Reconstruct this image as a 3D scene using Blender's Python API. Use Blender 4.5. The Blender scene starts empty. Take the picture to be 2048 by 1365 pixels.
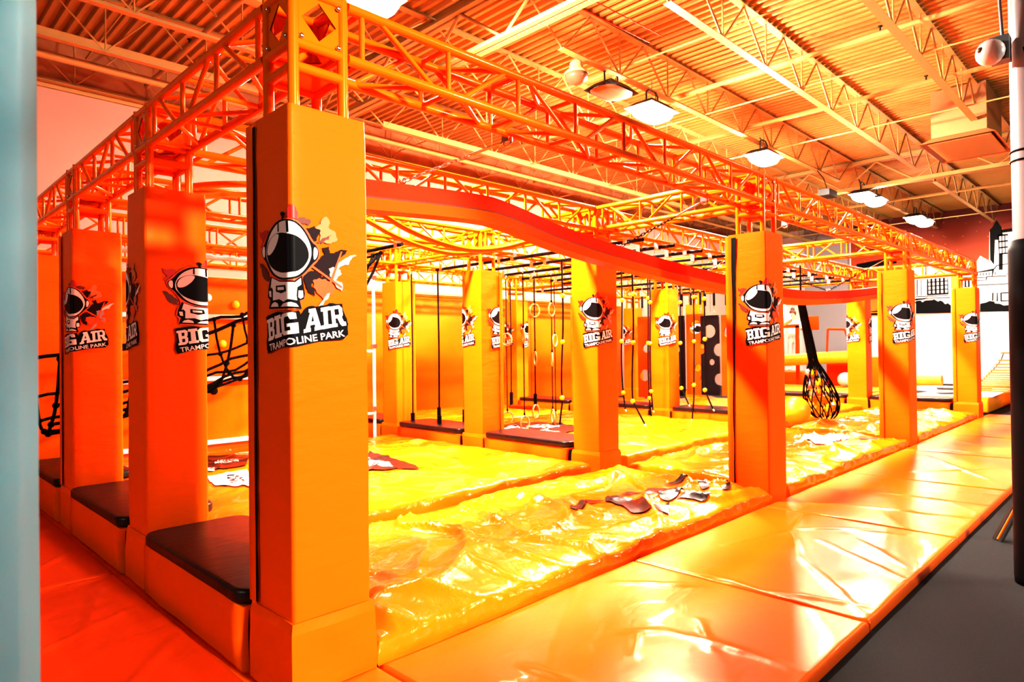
import bpy, bmesh, math, random
from mathutils import Vector, Matrix, noise
from mathutils.geometry import tessellate_polygon
random.seed(7)
SC = bpy.context.scene
COL = SC.collection
PI = math.pi
DX, DY, W, ZT = 4.654, 1.954, .381, 2.554      # post grid pitch, pad width, pad top
L0, L1 = .045, .285                            # truss leg centres inside the pad
ZB, ZC = 2.84, 3.08                            # truss chord heights

# ------------------------------------------------------------------ mesh helpers
class MB:
    def __init__(s): s.v=[]; s.f=[]; s.m=[]; s.s=[]
    def add(s, vs, fs, mi=0, sm=False):
        b=len(s.v); s.v+= [tuple(v) for v in vs]
        for f in fs:
            s.f.append(tuple(b+i for i in f)); s.m.append(mi); s.s.append(sm)
        return s
    def box(s, a, b, mi=0):
        x0,y0,z0=a; x1,y1,z1=b
        return s.add([(x0,y0,z0),(x1,y0,z0),(x1,y1,z0),(x0,y1,z0),(x0,y0,z1),(x1,y0,z1),(x1,y1,z1),(x0,y1,z1)],
              [(0,3,2,1),(4,5,6,7),(0,1,5,4),(1,2,6,5),(2,3,7,6),(3,0,4,7)],mi)
    def path(s, pts, r, n=8, mi=0, closed=False, radii=None):
        pts=[Vector(p) for p in pts]; N=len(pts); vs=[]; fs=[]
        t0=(pts[1]-pts[0]).normalized()
        up=Vector((0,0,1)) if abs(t0.z)<.9 else Vector((1,0,0))
        nrm=(up-t0*up.dot(t0)).normalized()
        for i,p in enumerate(pts):
            if closed: t=(pts[(i+1)%N]-pts[i-1]).normalized()
            else: t=(pts[min(i+1,N-1)]-pts[max(i-1,0)]).normalized()
            nrm=(nrm-t*nrm.dot(t)).normalized(); b=t.cross(nrm)
            rr=radii[i] if radii else r
            for k in range(n):
                a=2*PI*k/n; vs.append(p+nrm*math.cos(a)*rr+b*math.sin(a)*rr)
        for i in range(N if closed else N-1):
            for k in range(n):
                j=(i+1)%N; fs.append((i*n+k,i*n+(k+1)%n,j*n+(k+1)%n,j*n+k))
        s.add(vs,fs,mi,True)
        if not closed:
            s.add(vs[:n],[tuple(range(n))[::-1]],mi); s.add(vs[-n:],[tuple(range(n))],mi)
        return s
    def tube(s,a,b,r,n=8,mi=0): return s.path([a,b],r,n,mi)
    def lathe(s, prof, n=16, c=(0,0,0), mi=0, sm=True):
        vs=[];fs=[]
        for r,z in prof:
            for k in range(n):
                a=2*PI*k/n; vs.append((c[0]+r*math.cos(a),c[1]+r*math.sin(a),c[2]+z))
        for i in range(len(prof)-1):
            for k in range(n): fs.append((i*n+k,i*n+(k+1)%n,(i+1)*n+(k+1)%n,(i+1)*n+k))
        fs.append(tuple(range(n))[::-1]); fs.append(tuple((len(prof)-1)*n+k for k in range(n)))
        return s.add(vs,fs,mi,sm)
    def ball(s,c,r,n=12,mi=0,sq=(1,1,1)):
        m=n//2+1; pr=[(max(1e-4,math.sin(PI*i/(m-1)))*r,-math.cos(PI*i/(m-1))*r) for i in range(m)]
        b=len(s.v); s.lathe(pr,n,(0,0,0),mi)
        for i in range(b,len(s.v)):
            x,y,z=s.v[i]; s.v[i]=(x*sq[0]+c[0],y*sq[1]+c[1],z*sq[2]+c[2])
        return s
    def torus(s,c,R,r,ax='x',n=28,k=8,mi=0,rot=0):
        pts=[]
        for i in range(n):
            a=2*PI*i/n; u,v=R*math.cos(a),R*math.sin(a)
            pts.append((c[0]+u*math.sin(rot),c[1]+u*math.cos(rot),c[2]+v) if ax=='x' else (c[0]+u,c[1]+v,c[2]))
        return s.path(pts,r,k,mi,True)
    def poly(s, loops, fn, mi=0):
        """filled 2-d polygon (loops, first outer) mapped by fn"""
        vv=[[Vector((p[0],p[1],0)) for p in lp] for lp in loops]
        fl=[p for lp in vv for p in lp]
        tr=tessellate_polygon(vv)
        b=[]
        for t in tr:
            a,bb,c=[fl[i] for i in t]
            if (bb-a).cross(c-a).z<0: t=(t[0],t[2],t[1])
            b.append(tuple(t))
        return s.add([fn(p.x,p.y) for p in fl],b,mi)
    def mesh(s,name,mats):
        me=bpy.data.meshes.new(name); me.from_pydata(s.v,[],s.f)
        for m in (mats if isinstance(mats,(list,tuple)) else [mats]): me.materials.append(m)
        me.polygons.foreach_set('material_index',s.m); me.polygons.foreach_set('use_smooth',s.s)
        me.update(); return me
    def obj(s,name,mats,parent=None,loc=None):
        return link(name,s.mesh(name,mats),parent,loc)

def link(name,me,parent=None,loc=None):
    o=bpy.data.objects.new(name,me); COL.objects.link(o)
    if loc: o.location=loc
    if parent: o.parent=parent
    return o
def tag(o,label=None,cat=None,group=None,kind=None):
    if label: o['label']=label
    if cat: o['category']=cat
    if group: o['group']=group
    if kind: o['kind']=kind
    return o
def thing(name,label,cat,loc=(0,0,0),group=None,rz=0):
    o=bpy.data.objects.new(name,None); COL.objects.link(o); o.location=loc; o.rotation_euler=(0,0,rz)
    o.empty_display_size=.1
    return tag(o,label,cat,group)
def bevelled(name,mats,a,b,bev,seg=3,parent=None,loc=None,corner=None):
    """box with rounded edges; corner = extra rounding of the vertical edges"""
    bm=bmesh.new()
    bmesh.ops.create_cube(bm,size=1)
    for v in bm.verts:
        for i in range(3): v.co[i]=a[i] if v.co[i]<0 else b[i]
    if corner:
        ed=[e for e in bm.edges if abs(e.verts[0].co.z-e.verts[1].co.z)>1e-6]
        bmesh.ops.bevel(bm,geom=ed,offset=corner,segments=6,affect='EDGES',profile=.5)
    if bev:
        ed=[e for e in bm.edges if len(e.link_faces)==2 and e.calc_face_angle(0)>.6]
        bmesh.ops.bevel(bm,geom=ed,offset=bev,segments=seg,affect='EDGES',profile=.5)
    me=bpy.data.meshes.new(name); bm.to_mesh(me); bm.free()
    for p in me.polygons: p.use_smooth=True
    me.materials.append(mats)
    o=link(name,me,parent,loc)
    return o
def N3(x,y,z): return noise.noise(Vector((x,y,z)))

# ------------------------------------------------------------------ materials
def mat(name,col,rough=.5,metal=0,bump=None,coat=0,spec=.5,var=None,emit=None,tint=None):
    m=bpy.data.materials.new(name); m.use_nodes=True; nt=m.node_tree; p=nt.nodes['Principled BSDF']
    p.inputs['Base Color'].default_value=(*col,1); p.inputs['Roughness'].default_value=rough
    p.inputs['Metallic'].default_value=metal; p.inputs['Coat Weight'].default_value=coat
    p.inputs['Specular IOR Level'].default_value=spec
    if tint: p.inputs['Specular Tint'].default_value=(*tint,1); p.inputs['Coat Tint'].default_value=(1,1,1,1)
    tc=nt.nodes.new('ShaderNodeTexCoord')
    if var:       # colour variation (scale, other colour, amount)
        n=nt.nodes.new('ShaderNodeTexNoise'); n.inputs['Scale'].default_value=var[0]; n.inputs['Detail'].default_value=5
        nt.links.new(tc.outputs['Object'],n.inputs['Vector'])
        r=nt.nodes.new('ShaderNodeMapRange'); r.inputs[1].default_value=.35; r.inputs[2].default_value=.7; r.inputs[4].default_value=var[2]
        nt.links.new(n.outputs['Fac'],r.inputs[0])
        mx=nt.nodes.new('ShaderNodeMix'); mx.data_type='RGBA'
        mx.inputs['A'].default_value=(*col,1); mx.inputs['B'].default_value=(*var[1],1)
        nt.links.new(r.outputs[0],mx.inputs['Factor']); nt.links.new(mx.outputs['Result'],p.inputs['Base Color'])
    if bump:      # list of (scale, strength, distortion, (sx,sy,sz))
        prev=None
        for sc,st,di,sv in bump:
            mp=nt.nodes.new('ShaderNodeMapping'); mp.inputs['Scale'].default_value=sv
            nt.links.new(tc.outputs['Object'],mp.inputs['Vector'])
            n=nt.nodes.new('ShaderNodeTexNoise'); n.inputs['Scale'].default_value=sc; n.inputs['Detail'].default_value=4
            n.inputs['Distortion'].default_value=di
            nt.links.new(mp.outputs[0],n.inputs['Vector'])
            b=nt.nodes.new('ShaderNodeBump'); b.inputs['Strength'].default_value=st; b.inputs['Distance'].default_value=.05
            nt.links.new(n.outputs['Fac'],b.inputs['Height'])
            if prev: nt.links.new(prev.outputs[0],b.inputs['Normal'])
            prev=b
        nt.links.new(prev.outputs[0],p.inputs['Normal'])
    if emit:
        p.inputs['Emission Color'].default_value=(*emit[0],1); p.inputs['Emission Strength'].default_value=emit[1]
    return m
M={}
M['vinyl']=mat('orange vinyl',(.93,.150,.003),.42,bump=[(2.2,.12,.6,(1,1,3)),(9,.05,.4,(1,1,2.5))],spec=0.22,tint=(1,.62,.30))
M['vinyl_dim']=mat('orange base vinyl',(.93,.150,.003),.40,bump=[(3,.16,.8,(1,1,1)),(14,.05,.3,(1,1,1))],spec=0.22,tint=(1,.62,.30))
M['bag']=mat('yellow bag vinyl',(.92,.215,.005),.21,bump=[(3.2,.22,1.2,(1,1,1)),(11,.12,1.0,(1,1,1))],coat=.5,spec=0.5,tint=(1,.62,.30))
M['matt']=mat('glossy orange mat vinyl',(.93,.165,.006),.27,bump=[(1.6,.07,.9,(1,1.6,1)),(7,.035,1.2,(1,2.2,1))],coat=.10,spec=0.5,tint=(1,.62,.30))
M['matd']=mat('shade-darkened orange mat vinyl',(.62,.050,.002),.40,bump=[(2.0,.08,.8,(1,1.5,1)),(8,.03,.6,(1,1,1))],spec=0.25,tint=(1,.62,.30))  # orange darkened in the colour to stand in for shade on these mats
M['paint']=mat('orange gloss paint',(.93,.165,.003),.22,coat=.3,spec=0.5,tint=(1,.62,.30))
M['redrail']=mat('red orange rail paint',(.80,.033,.003),.38,bump=[(20,.05,.3,(1,1,1))],spec=0.2,tint=(1,.62,.30))
M['blackv']=mat('black vinyl',(.008,.005,.005),.36,spec=.4,bump=[(5,.10,.8,(1,3,1))])
M['edgev']=mat('black edge vinyl',(.008,.007,.007),.45)
M['black']=mat('black rubber',(.004,.004,.004),.6,spec=.12)
M['pipe']=mat('black foam sleeve',(.005,.004,.004),.6,spec=.15)
M['rope']=mat('black rope',(.005,.005,.005),.8,spec=.1,bump=[(60,.5,0,(1,1,3))])
M['wood']=mat('pale ring wood',(.85,.42,.16),.35,var=(18,(.7,.3,.1),.5))
M['bead']=mat('yellow plastic',(.95,.55,.01),.25)
M['chrome']=mat('zinc steel',(.75,.72,.70),.25,metal=1)
M['cream']=mat('cream steel paint',(.47,.31,.125),.55,spec=0.2,tint=(1,.62,.30))
M['deck']=mat('cream roof deck',(.50,.30,.10),.55,var=(.5,(.43,.25,.075),.6),spec=0.15,tint=(1,.62,.30))
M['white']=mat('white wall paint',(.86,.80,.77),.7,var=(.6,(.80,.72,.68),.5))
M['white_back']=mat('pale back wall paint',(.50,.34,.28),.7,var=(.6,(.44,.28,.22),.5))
M['shade_band']=mat('peach painted shadow',(.86,.42,.22),.7)
M['brown']=mat('tan upper wall',(.50,.24,.10),.8,var=(3,(.36,.16,.07),.8))  # upper wall is tan with browner patches
M['carpet']=mat('dark grey carpet',(.0085,.0100,.0110),.95,bump=[(260,.5,0,(1,1,1))],var=(180,(.020,.022,.024),.9))
M['greypaint']=mat('white frame paint',(.78,.78,.80),.4)
M['teal']=mat('teal vinyl',(.055,.33,.43),.5,bump=[(2,.2,.6,(1,1,1.5))],var=(1.2,(.035,.24,.32),.8))
M['polewhite']=mat('white column paint',(.36,.35,.37),.3)
M['lampwhite']=mat('white lamp plastic',(.88,.86,.86),.35)
M['grey']=mat('grey plastic',(.16,.19,.20),.5)
M['lampbody']=mat('black lamp housing',(.02,.022,.022),.5)
M['lens']=mat('lit lamp lens',(1,1,1),.3,emit=((1,.90,.76),1700))
M['lens_far']=mat('far lit lamp lens',(1,1,1),.3,emit=((1,.90,.76),260))
M['lens_first']=mat('first lit lamp lens',(1,1,1),.3,emit=((1,.90,.76),150))
M['lensoff']=mat('unlit lamp lens',(.16,.085,.05),.3)
M['duct']=mat('galvanised duct',(.34,.18,.07),.5)
M['dark']=mat('dark opening',(.02,.012,.008),.8)
M['e_blk']=mat('emblem black',(.005,.004,.005),.5,spec=.12)
M['e_wht']=mat('emblem white',(.86,.80,.80),.45)
M['e_org']=mat('emblem orange',(.90,.10,.004),.45)
M['e_red']=mat('emblem red',(.60,.015,.004),.45)
M['e_brn']=mat('emblem brown',(.16,.022,.006),.45)
M['e_pch']=mat('emblem peach',(.70,.22,.07),.45)
M['e_gry']=mat('emblem grey',(.42,.30,.32),.45)
M['e_drk']=mat('emblem dark',(.022,.006,.008),.5,spec=.15)
M['g_blk']=mat('printed black',(.010,.006,.006),.33,spec=.3)
M['g_wht']=mat('printed white',(.88,.84,.82),.3)
M['orangeboard']=mat('orange board',(.93,.06,.003),.45,spec=.15,tint=(1,.5,.2))
M['flange']=mat('orange rail flange paint',(.93,.115,.003),.4,spec=.2,tint=(1,.5,.2))
M['yellowpad']=mat('yellow vinyl',(.92,.36,.01),.4,bump=[(3,.15,.5,(1,1,1))])
M['blue']=mat('pale blue ball',(.30,.55,.62),.4)
M['skin']=mat('skin',(.75,.40,.26),.5)
M['hair']=mat('brown hair',(.09,.03,.012),.6)
M['shirt']=mat('white shirt',(.85,.82,.80),.7)
M['trouser']=mat('pale trousers',(.55,.50,.48),.8)
M['foam']=mat('grey foam',(.45,.36,.33),.8)
M['plank']=mat('bridge wood',(.80,.30,.05),.5,var=(9,(.55,.18,.03),.7))
# mural sky: orange fading to deep red with pale specks
mm=mat('mural sky paint',(.75,.12,.01),.6); nt=mm.node_tree; p=nt.nodes['Principled BSDF']
tc=nt.nodes.new('ShaderNodeTexCoord'); sp=nt.nodes.new('ShaderNodeSeparateXYZ'); nt.links.new(tc.outputs['Object'],sp.inputs[0])
cr=nt.nodes.new('ShaderNodeValToRGB'); mr=nt.nodes.new('ShaderNodeMapRange'); mr.inputs[1].default_value=2.5; mr.inputs[2].default_value=6.0
nt.links.new(sp.outputs['Z'],mr.inputs[0]); nt.links.new(mr.outputs[0],cr.inputs[0])
cr.color_ramp.elements[0].color=(.85,.30,.01,1); cr.color_ramp.elements[1].color=(.15,.010,.003,1)
e=cr.color_ramp.elements.new(.5); e.color=(.62,.09,.008,1)
vo=nt.nodes.new('ShaderNodeTexVoronoi'); vo.inputs['Scale'].default_value=4.5; nt.links.new(tc.outputs['Object'],vo.inputs['Vector'])
lt=nt.nodes.new('ShaderNodeMath'); lt.operation='LESS_THAN'; lt.inputs[1].default_value=.10; nt.links.new(vo.outputs['Distance'],lt.inputs[0])
mx=nt.nodes.new('ShaderNodeMix'); mx.data_type='RGBA'; mx.inputs['B'].default_value=(.95,.35,.06,1)
ml=nt.nodes.new('ShaderNodeMath'); ml.operation='MULTIPLY'; ml.inputs[1].default_value=.45; nt.links.new(lt.outputs[0],ml.inputs[0])
nt.links.new(ml.outputs[0],mx.inputs['Factor']); nt.links.new(cr.outputs[0],mx.inputs['A']); nt.links.new(mx.outputs['Result'],p.inputs['Base Color'])
M['mural']=mm

# ------------------------------------------------------------------ room shell
def struct(name,mb,m,parent=None):
    o=mb.obj(name,m,parent)
    if not parent: o['kind']='structure'
    return o
XE, YB, ZD = 26.5, 9.1, 6.2
struct('floor',MB().box((-9,-9,-.1),(XE,YB,0)),M['carpet'])
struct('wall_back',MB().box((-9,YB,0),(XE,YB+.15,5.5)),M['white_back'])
struct('wall_back_upper',MB().box((-9,YB+.02,5.5),(XE,YB+.17,6.7)),M['brown'])
tr=MB().box((-9,YB-.05,5.44),(XE,YB+.02,5.54)); struct('trim_or_shade_1',tr,M['cream'])
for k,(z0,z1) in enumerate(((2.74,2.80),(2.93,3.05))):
    struct('trim_or_shade_%d'%(k+2),MB().box((-3,YB-.012,z0),(15,YB-.001,z1)),M['shade_band'])  # peach bands paint the truss chords' shadows onto the wall
struct('trim_or_shade_4',MB().box((-3,YB-.10,2.655),(15,YB-.001,2.70)),M['vinyl'])
seams=MB()
for k in range(9): struct('trim_or_shade_%d'%(k+5),MB().box((-8.2+k*3.6,YB-.006,2.7),(-8.19+k*3.6,YB-.0005,5.44)),M['dark'])
struct('wall_end',MB().box((XE,-9,0),(XE+.15,YB,6.7)),M['white'])
# corrugated deck: ribs run along Y
dk=MB(); P=.16; prof=[]; x=-9.0
while x<XE+.2:
    prof+=[(x,ZD),(x+.055,ZD),(x+.075,ZD+.06),(x+.14,ZD+.06)]; x+=P
vs=[(a,y,b) for y in (-9,YB+.1) for a,b in prof]; n=len(prof)
dk.add(vs,[(i,i+n,i+n+1,i+1) for i in range(n-1)])
struct('ceiling',dk,M['deck'])

# ------------------------------------------------------------------ roof steel
def joist(y,x0,x1,label,zb=5.5,heavy=False,ext=.9):
    t=thing('roof_joist',label,'roof joist',(x0,y,zb),'open web joists under the roof deck')
    L=x1-x0; h=ZD-zb; c=.035
    for nm,z in (('top_chord',h-.045),('bottom_chord',0)):
        a,b=(0,L) if nm=='top_chord' else (ext,L-ext)
        mb=MB()
        hh=.05 if not(heavy and nm=='bottom_chord') else .12
        mb.add([(a,-.055,z),(a,-.006,z),(a,-.006,z+hh),(a,.006,z+hh),(a,.006,z),(a,.055,z),(a,.055,z-.008),(a,-.055,z-.008),
                (b,-.055,z),(b,-.006,z),(b,-.006,z+hh),(b,.006,z+hh),(b,.006,z),(b,.055,z),(b,.055,z-.008),(b,-.055,z-.008)],
               [(i,(i+1)%8,8+(i+1)%8,8+i) for i in range(8)]+[tuple(range(8))[::-1],tuple(range(8,16))])
        mb.obj(nm,M['cream'],t)
    web=MB(); n=max(2,round((L-2*ext)/1.25)); st=(L-2*ext)/n; pts=[(.05,0,h-.05)]
    for k in range(n):
        pts+= [(ext+k*st+.04,0,.01),(ext+(k+.5)*st,0,h-.05)] if k else [(ext+.04,0,.01),(ext+.5*st,0,h-.05)]
    pts+=[(L-ext-.04,0,.01),(L-.05,0,h-.05)]
    web.path(pts,.017,6); web.obj('web_rod',M['cream'],t)
    up=MB(); first=None
    for k in range(1,n):
        o=MB().tube((0,0,.01),(0,0,h-.05),.012,6)
        if first is None: first=o.mesh('web_post',M['cream'])
        link('web_post',first,t,(ext+k*st+.04,0,0))
    return t
JY=[(-3.5,'fourth'),(-1.85,'third'),(-.2,'second'),(1.45,'first')]
rows=[(-3.5,'outermost line over the black carpet'),(-1.85,'second line over the black carpet'),(-.2,'line touching the air duct'),
      (1.45,'line between floodlights and duct'),(3.08,'line that carries the floodlights'),(4.72,'first line past the floodlights'),(6.0,'second line past the floodlights')]
segs=[(-8.9,4.5,'short of the first girder'),(4.5,16.8,'between the two girders'),(16.8,26.45,'reaching the mural wall')]
for y,rn in rows:
    for a,b,sn in segs:
        joist(y,a,b,'cream roof joist '+sn+', '+rn)
for a,b,sn in segs:
    joist(7.25,a,b,'deep tan roof joist beside the pale wall, '+sn,5.46,True)
    joist(8.95,a,b,'tan roof joist flat against the pale wall, '+sn,5.5)
def girder(x,label):
    t=thing('roof_girder',label,'roof girder',(x,-8.9,5.4))
    L=17.9; h=ZD-.1-5.4
    for s in (-1,1):
        for nm,z in (('bottom_chord',0),('top_chord',h-.06)):
            MB().box((s*.02 if s>0 else -.10,0,z),(.10 if s>0 else -.02,L,z+.012)).box((s*.02-.006,0,z),(s*.02+.006,L,z+.10)).obj(nm,M['cream'],t)
    n=11; st=L/n; pts=[]
    for k in range(n): pts+=[(0,k*st+.02,h-.05),(0,(k+.5)*st,.05)]
    pts.append((0,L-.02,h-.05)); MB().path(pts,.03,4).obj('web_brace',M['cream'],t)
girder(4.55,'cream roof girder crossing above the corner post, closest to the camera')
girder(16.85,'cream roof girder crossing beyond the air duct, far end of the hall')
for k,(x,z,lab) in enumerate(((-2.9,5.52,'thin bridging rod under the roof deck above the pale wall'),(1.2,5.95,'thin bridging rod crossing the joists before the first girder'),(7.0,5.75,'thin bridging rod over the first hanging floodlight'),
      (9.2,5.52,'thin bridging rod crossing joists before the air duct'),(12.1,5.52,'thin bridging rod crossing joists over the air duct'),(19.5,5.5,'thin bridging rod beyond the second girder'),(23.5,5.5,'thin bridging rod by the mural wall'))):
    tag(MB().tube((x,-8.5,z),(x,8.9,z),.014,6).obj('bridging_rod',M['cream']),lab,'rod','bridging rods')
for k,(x,lab) in enumerate(((2.0,'cream sprinkler pipe over the corner post end of the hall'),(8.6,'cream sprinkler pipe between floodlight and air duct'),(11.0,'cream sprinkler pipe in front of the air duct'),(20.5,'cream sprinkler pipe beyond the far girder'))):
    t=thing('sprinkler_pipe',lab,'pipe',(x,-8.5,5.72),'sprinkler pipes')
    MB().tube((0,0,0),(0,17.3,0),.038,10).obj('pipe_run',M['cream'],t)
    me=None
    for j in range(5):
        if me is None: me=MB().lathe([(.012,.03),(.012,.09),(.03,.095),(.03,.105)],8).mesh('sprinkler_head',M['dark'])
        link('sprinkler_head',me,t,(0,1.8+j*3.4,0))
tag(MB().tube((-8.5,7.95,5.5),(22,7.95,5.5),.055,12).obj('conduit_pipe',M['cream']),'long tan pipe running along the pale back wall under the roof','pipe')
for y,zz,lab in ((2.2,5.62,'thin red cable strung below the deck, upper one'),(2.35,5.56,'thin red cable strung below the deck, lower one')):
    tag(MB().path([(1.0,y,zz+.15),(2.5,y+.1,zz),(4.4,y+.05,zz+.05),(6.5,y,zz+.1)],.007,5).obj('cable',M['redrail']),lab,'cable','red cables')

# ------------------------------------------------------------------ the emblem (wraps a post corner; flat print)
E={"outline":[[-206,387],[-251,421],[-260,458],[-233,478],[-203,510],[-151,549],[-81,567],[-2,562],[37,550],[73,520],[101,472],[125,457],[135,427],[128,391],[99,363],[68,327],[50,314],[56,269],[64,236],[58,216],[38,207],[55,168],[-197,175],[-177,215],[-202,234],[-195,281],[-165,319]],"blk_helm":[[-206,393],[-247,421],[-253,457],[-220,474],[-190,514],[-132,550],[-75,563],[-5,557],[31,545],[64,516],[94,466],[119,451],[129,423],[122,394],[97,374],[65,335],[32,308],[-14,298],[-92,308],[-157,336],[-195,374]],"wht_helm":[[-180,384],[-205,410],[-204,457],[-171,509],[-119,542],[-69,555],[-7,551],[28,537],[58,510],[85,465],[95,426],[87,385],[59,342],[26,315],[-17,306],[-86,316],[-142,340]],"wht_earL":[[-217,465],[-218,409],[-238,420],[-247,444],[-237,464]],"wht_earR":[[103,449],[119,442],[124,423],[117,399],[101,386]],"blk_visor":[[-195,409],[-200,451],[-178,483],[-126,506],[-70,507],[-4,495],[37,482],[70,452],[83,410],[72,378],[47,348],[14,331],[-55,331],[-129,351],[-173,378]],"wht_hl":[[-192,418],[-191,456],[-165,487],[-120,505],[-79,503],[-87,478],[-115,447],[-153,422]],"blk_crest1":[[-92,558],[-83,557],[-83,512],[-93,513]],"blk_crest2":[[-17,550],[-6,549],[-4,501],[-14,502]],"blk_ant":[[-57,587],[-43,585],[-41,559],[-60,562]],"blk_antball":[[-52,595],[-38,589],[-34,582],[-41,576],[-53,575],[-65,579],[-71,587],[-66,593]],"blk_body":[[-165,325],[-80,301],[14,295],[49,320],[57,269],[61,241],[56,219],[37,212],[46,176],[-184,184],[-170,221],[-193,237],[-188,274]],"wht_body":[[-153,319],[-80,296],[16,288],[43,309],[44,280],[26,268],[22,234],[25,212],[-9,217],[-45,208],[-82,221],[-144,219],[-143,265],[-156,278],[-166,273]],"wht_armL":[[-182,262],[-159,263],[-157,234],[-176,237]],"wht_armR":[[31,254],[51,255],[53,227],[40,219],[30,226]],"blk_chest":[[-112,281],[-26,278],[-18,252],[-63,245],[-112,256]],"wht_chest":[[-99,274],[-38,271],[-36,258],[-96,260]],"wht_footL":[[-164,192],[-151,205],[-126,212],[-97,204],[-89,189]],"wht_footR":[[-70,188],[-46,201],[2,205],[22,197],[32,185]],"red_a":[[-38,573],[-14,603],[-1,623],[23,610],[35,589],[28,560],[-3,559]],"red_b":[[-276,540],[-243,530],[-203,536],[-190,508],[-237,485],[-251,454],[-271,465],[-250,486],[-272,513]],"brn_a":[[22,562],[65,570],[92,563],[83,539],[58,541],[34,547]],"brn_b":[[-259,368],[-279,394],[-245,382],[-219,365],[-181,332],[-188,303],[-233,319],[-253,344]],"drk_a":[[70,526],[108,539],[139,522],[119,474],[104,467],[88,494]],"pch_a":[[107,530],[139,551],[146,575],[168,587],[184,563],[177,538],[209,525],[222,494],[196,476],[157,472],[119,457],[138,499]],"brn_c":[[119,468],[157,493],[190,511],[177,486],[144,465]],"drk_b":[[100,369],[137,401],[157,420],[144,448],[176,457],[182,428],[222,438],[242,448],[272,448],[241,416],[221,390],[208,366],[188,359],[194,324],[181,306],[143,344]],"drk_c":[[56,317],[93,343],[118,342],[143,320],[181,306],[130,314],[99,306],[92,277],[111,261],[107,232],[80,248],[68,270]],"wht_sp":[[221,385],[275,419],[316,428],[281,401],[274,383],[247,378],[221,361]],"gry_sp":[[175,358],[221,367],[240,339],[207,307],[240,303],[239,262],[207,290],[181,323]],"org_sp":[[99,300],[143,326],[181,300],[207,266],[174,241],[148,223],[117,250]],"gry_b":[[116,181],[155,234],[180,253],[148,199],[141,182]],"org_l1":[[90,360],[100,366],[240,283],[238,274]],"org_l2":[[236,439],[244,440],[194,306],[155,240],[148,240],[181,306]],"blk_txt":[[-210,147],[-133,164],[2,166],[31,170],[42,145],[67,185],[123,190],[174,206],[239,206],[255,150],[268,115],[267,67],[244,46],[-194,-14],[-206,35],[-199,59],[-198,100]]}
Q={"B":[[-201,135],[-127,148],[-127,50],[-186,41]],"I":[[-129,148],[-71,155],[-58,60],[-122,51]],"G":[[-73,154],[27,164],[34,74],[-58,60]],"A":[[55,172],[135,187],[140,91],[52,73]],"J":[[132,183],[175,192],[179,97],[140,90]],"R":[[172,189],[239,202],[259,109],[180,98]],"T":[[-180,28],[248,90],[252,60],[-174,-3]]}
GI=[[(0,0),(1,0),(1,.18),(.75,.18),(.75,.82),(1,.82),(1,1),(0,1),(0,.82),(.25,.82),(.25,.18),(0,.18)]]
GL={'B':[[(0,0),(.75,0),(1,.12),(1,.42),(.88,.5),(.95,.58),(.95,.88),(.75,1),(0,1),(0,.85),(.12,.85),(.12,.15),(0,.15)],[(.42,.18),(.42,.4),(.7,.4),(.7,.18)],[(.42,.6),(.42,.82),(.66,.82),(.66,.6)]],
 'I':GI,'J':GI,
 'G':[[(.2,0),(.97,0),(.97,.5),(.5,.5),(.5,.35),(.65,.35),(.65,.18),(.35,.18),(.3,.25),(.3,.75),(.38,.83),(.62,.83),(.68,.68),(.92,.68),(.9,.95),(.8,1),(.2,1),(.02,.85),(.02,.15)]],
 'A':[[(0,0),(.38,0),(.38,.16),(.34,.16),(.36,.28),(.6,.28),(.63,.16),(.58,.16),(.58,0),(1,0),(1,.16),(.92,.16),(.66,1),(.26,1),(.26,.85),(.34,.85),(.1,.16),(0,.16)],[(.41,.43),(.49,.72),(.56,.43)]],
 'R':[[(0,0),(.45,0),(.45,.16),(.36,.16),(.36,.4),(.5,.4),(.62,.1),(.72,0),(1,0),(1,.18),(.88,.2),(.8,.42),(.9,.52),(.92,.85),(.75,1),(0,1),(0,.84),(.12,.84),(.12,.16),(0,.16)],[(.36,.56),(.36,.84),(.66,.84),(.66,.56)]]}
EM=[M[k] for k in ('e_blk','e_wht','e_org','e_red','e_brn','e_pch','e_gry','e_drk')]
LAY=[('red_a',3),('red_b',3),('brn_a',4),('brn_b',4),('pch_a',5),('drk_a',7),('brn_c',4),('drk_b',7),('org_sp',2),('drk_c',7),('wht_sp',1),('gry_sp',6),('gry_b',6),('org_l1',2),('org_l2',2),
     ('outline',2),('blk_ant',0),('blk_antball',0),('blk_body',0),('blk_helm',0),('wht_helm',1),('wht_earL',1),('wht_earR',1),('wht_body',1),('wht_armL',1),('wht_armR',1),('wht_footL',1),('wht_footR',1),
     ('blk_visor',0),('wht_hl',1),('blk_crest1',0),('blk_crest2',0),('blk_chest',0),('wht_chest',1),('blk_txt',0)]
JAG={'red_a','red_b','brn_a','brn_b','pch_a','drk_a','brn_c','drk_b','org_sp','drk_c','wht_sp','gry_sp','gry_b','blk_txt'}
SMOOTH={'outline','blk_helm','wht_helm','blk_visor','wht_hl','blk_antball','wht_earL','wht_earR'}
def jag(l,depth=2,amp=.16):
    for _ in range(depth):
        o=[]
        for i,p in enumerate(l):
            q=l[(i+1)%len(l)]; o.append(p); dx,dy=q[0]-p[0],q[1]-p[1]; d=math.hypot(dx,dy)
            a=min(d*amp,.012)*random.uniform(-1,1); o.append(((p[0]+q[0])/2-dy/d*a,(p[1]+q[1])/2+dx/d*a))
        l=o; amp*=1.2
    return l
def chaikin(l,n=2):
    for _ in range(n):
        o=[]
        for i,p in enumerate(l):
            q=l[(i+1)%len(l)]; o+=[(p[0]*.75+q[0]*.25,p[1]*.75+q[1]*.25),(p[0]*.25+q[0]*.75,p[1]*.25+q[1]*.75)]
        l=o
    return l
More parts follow.
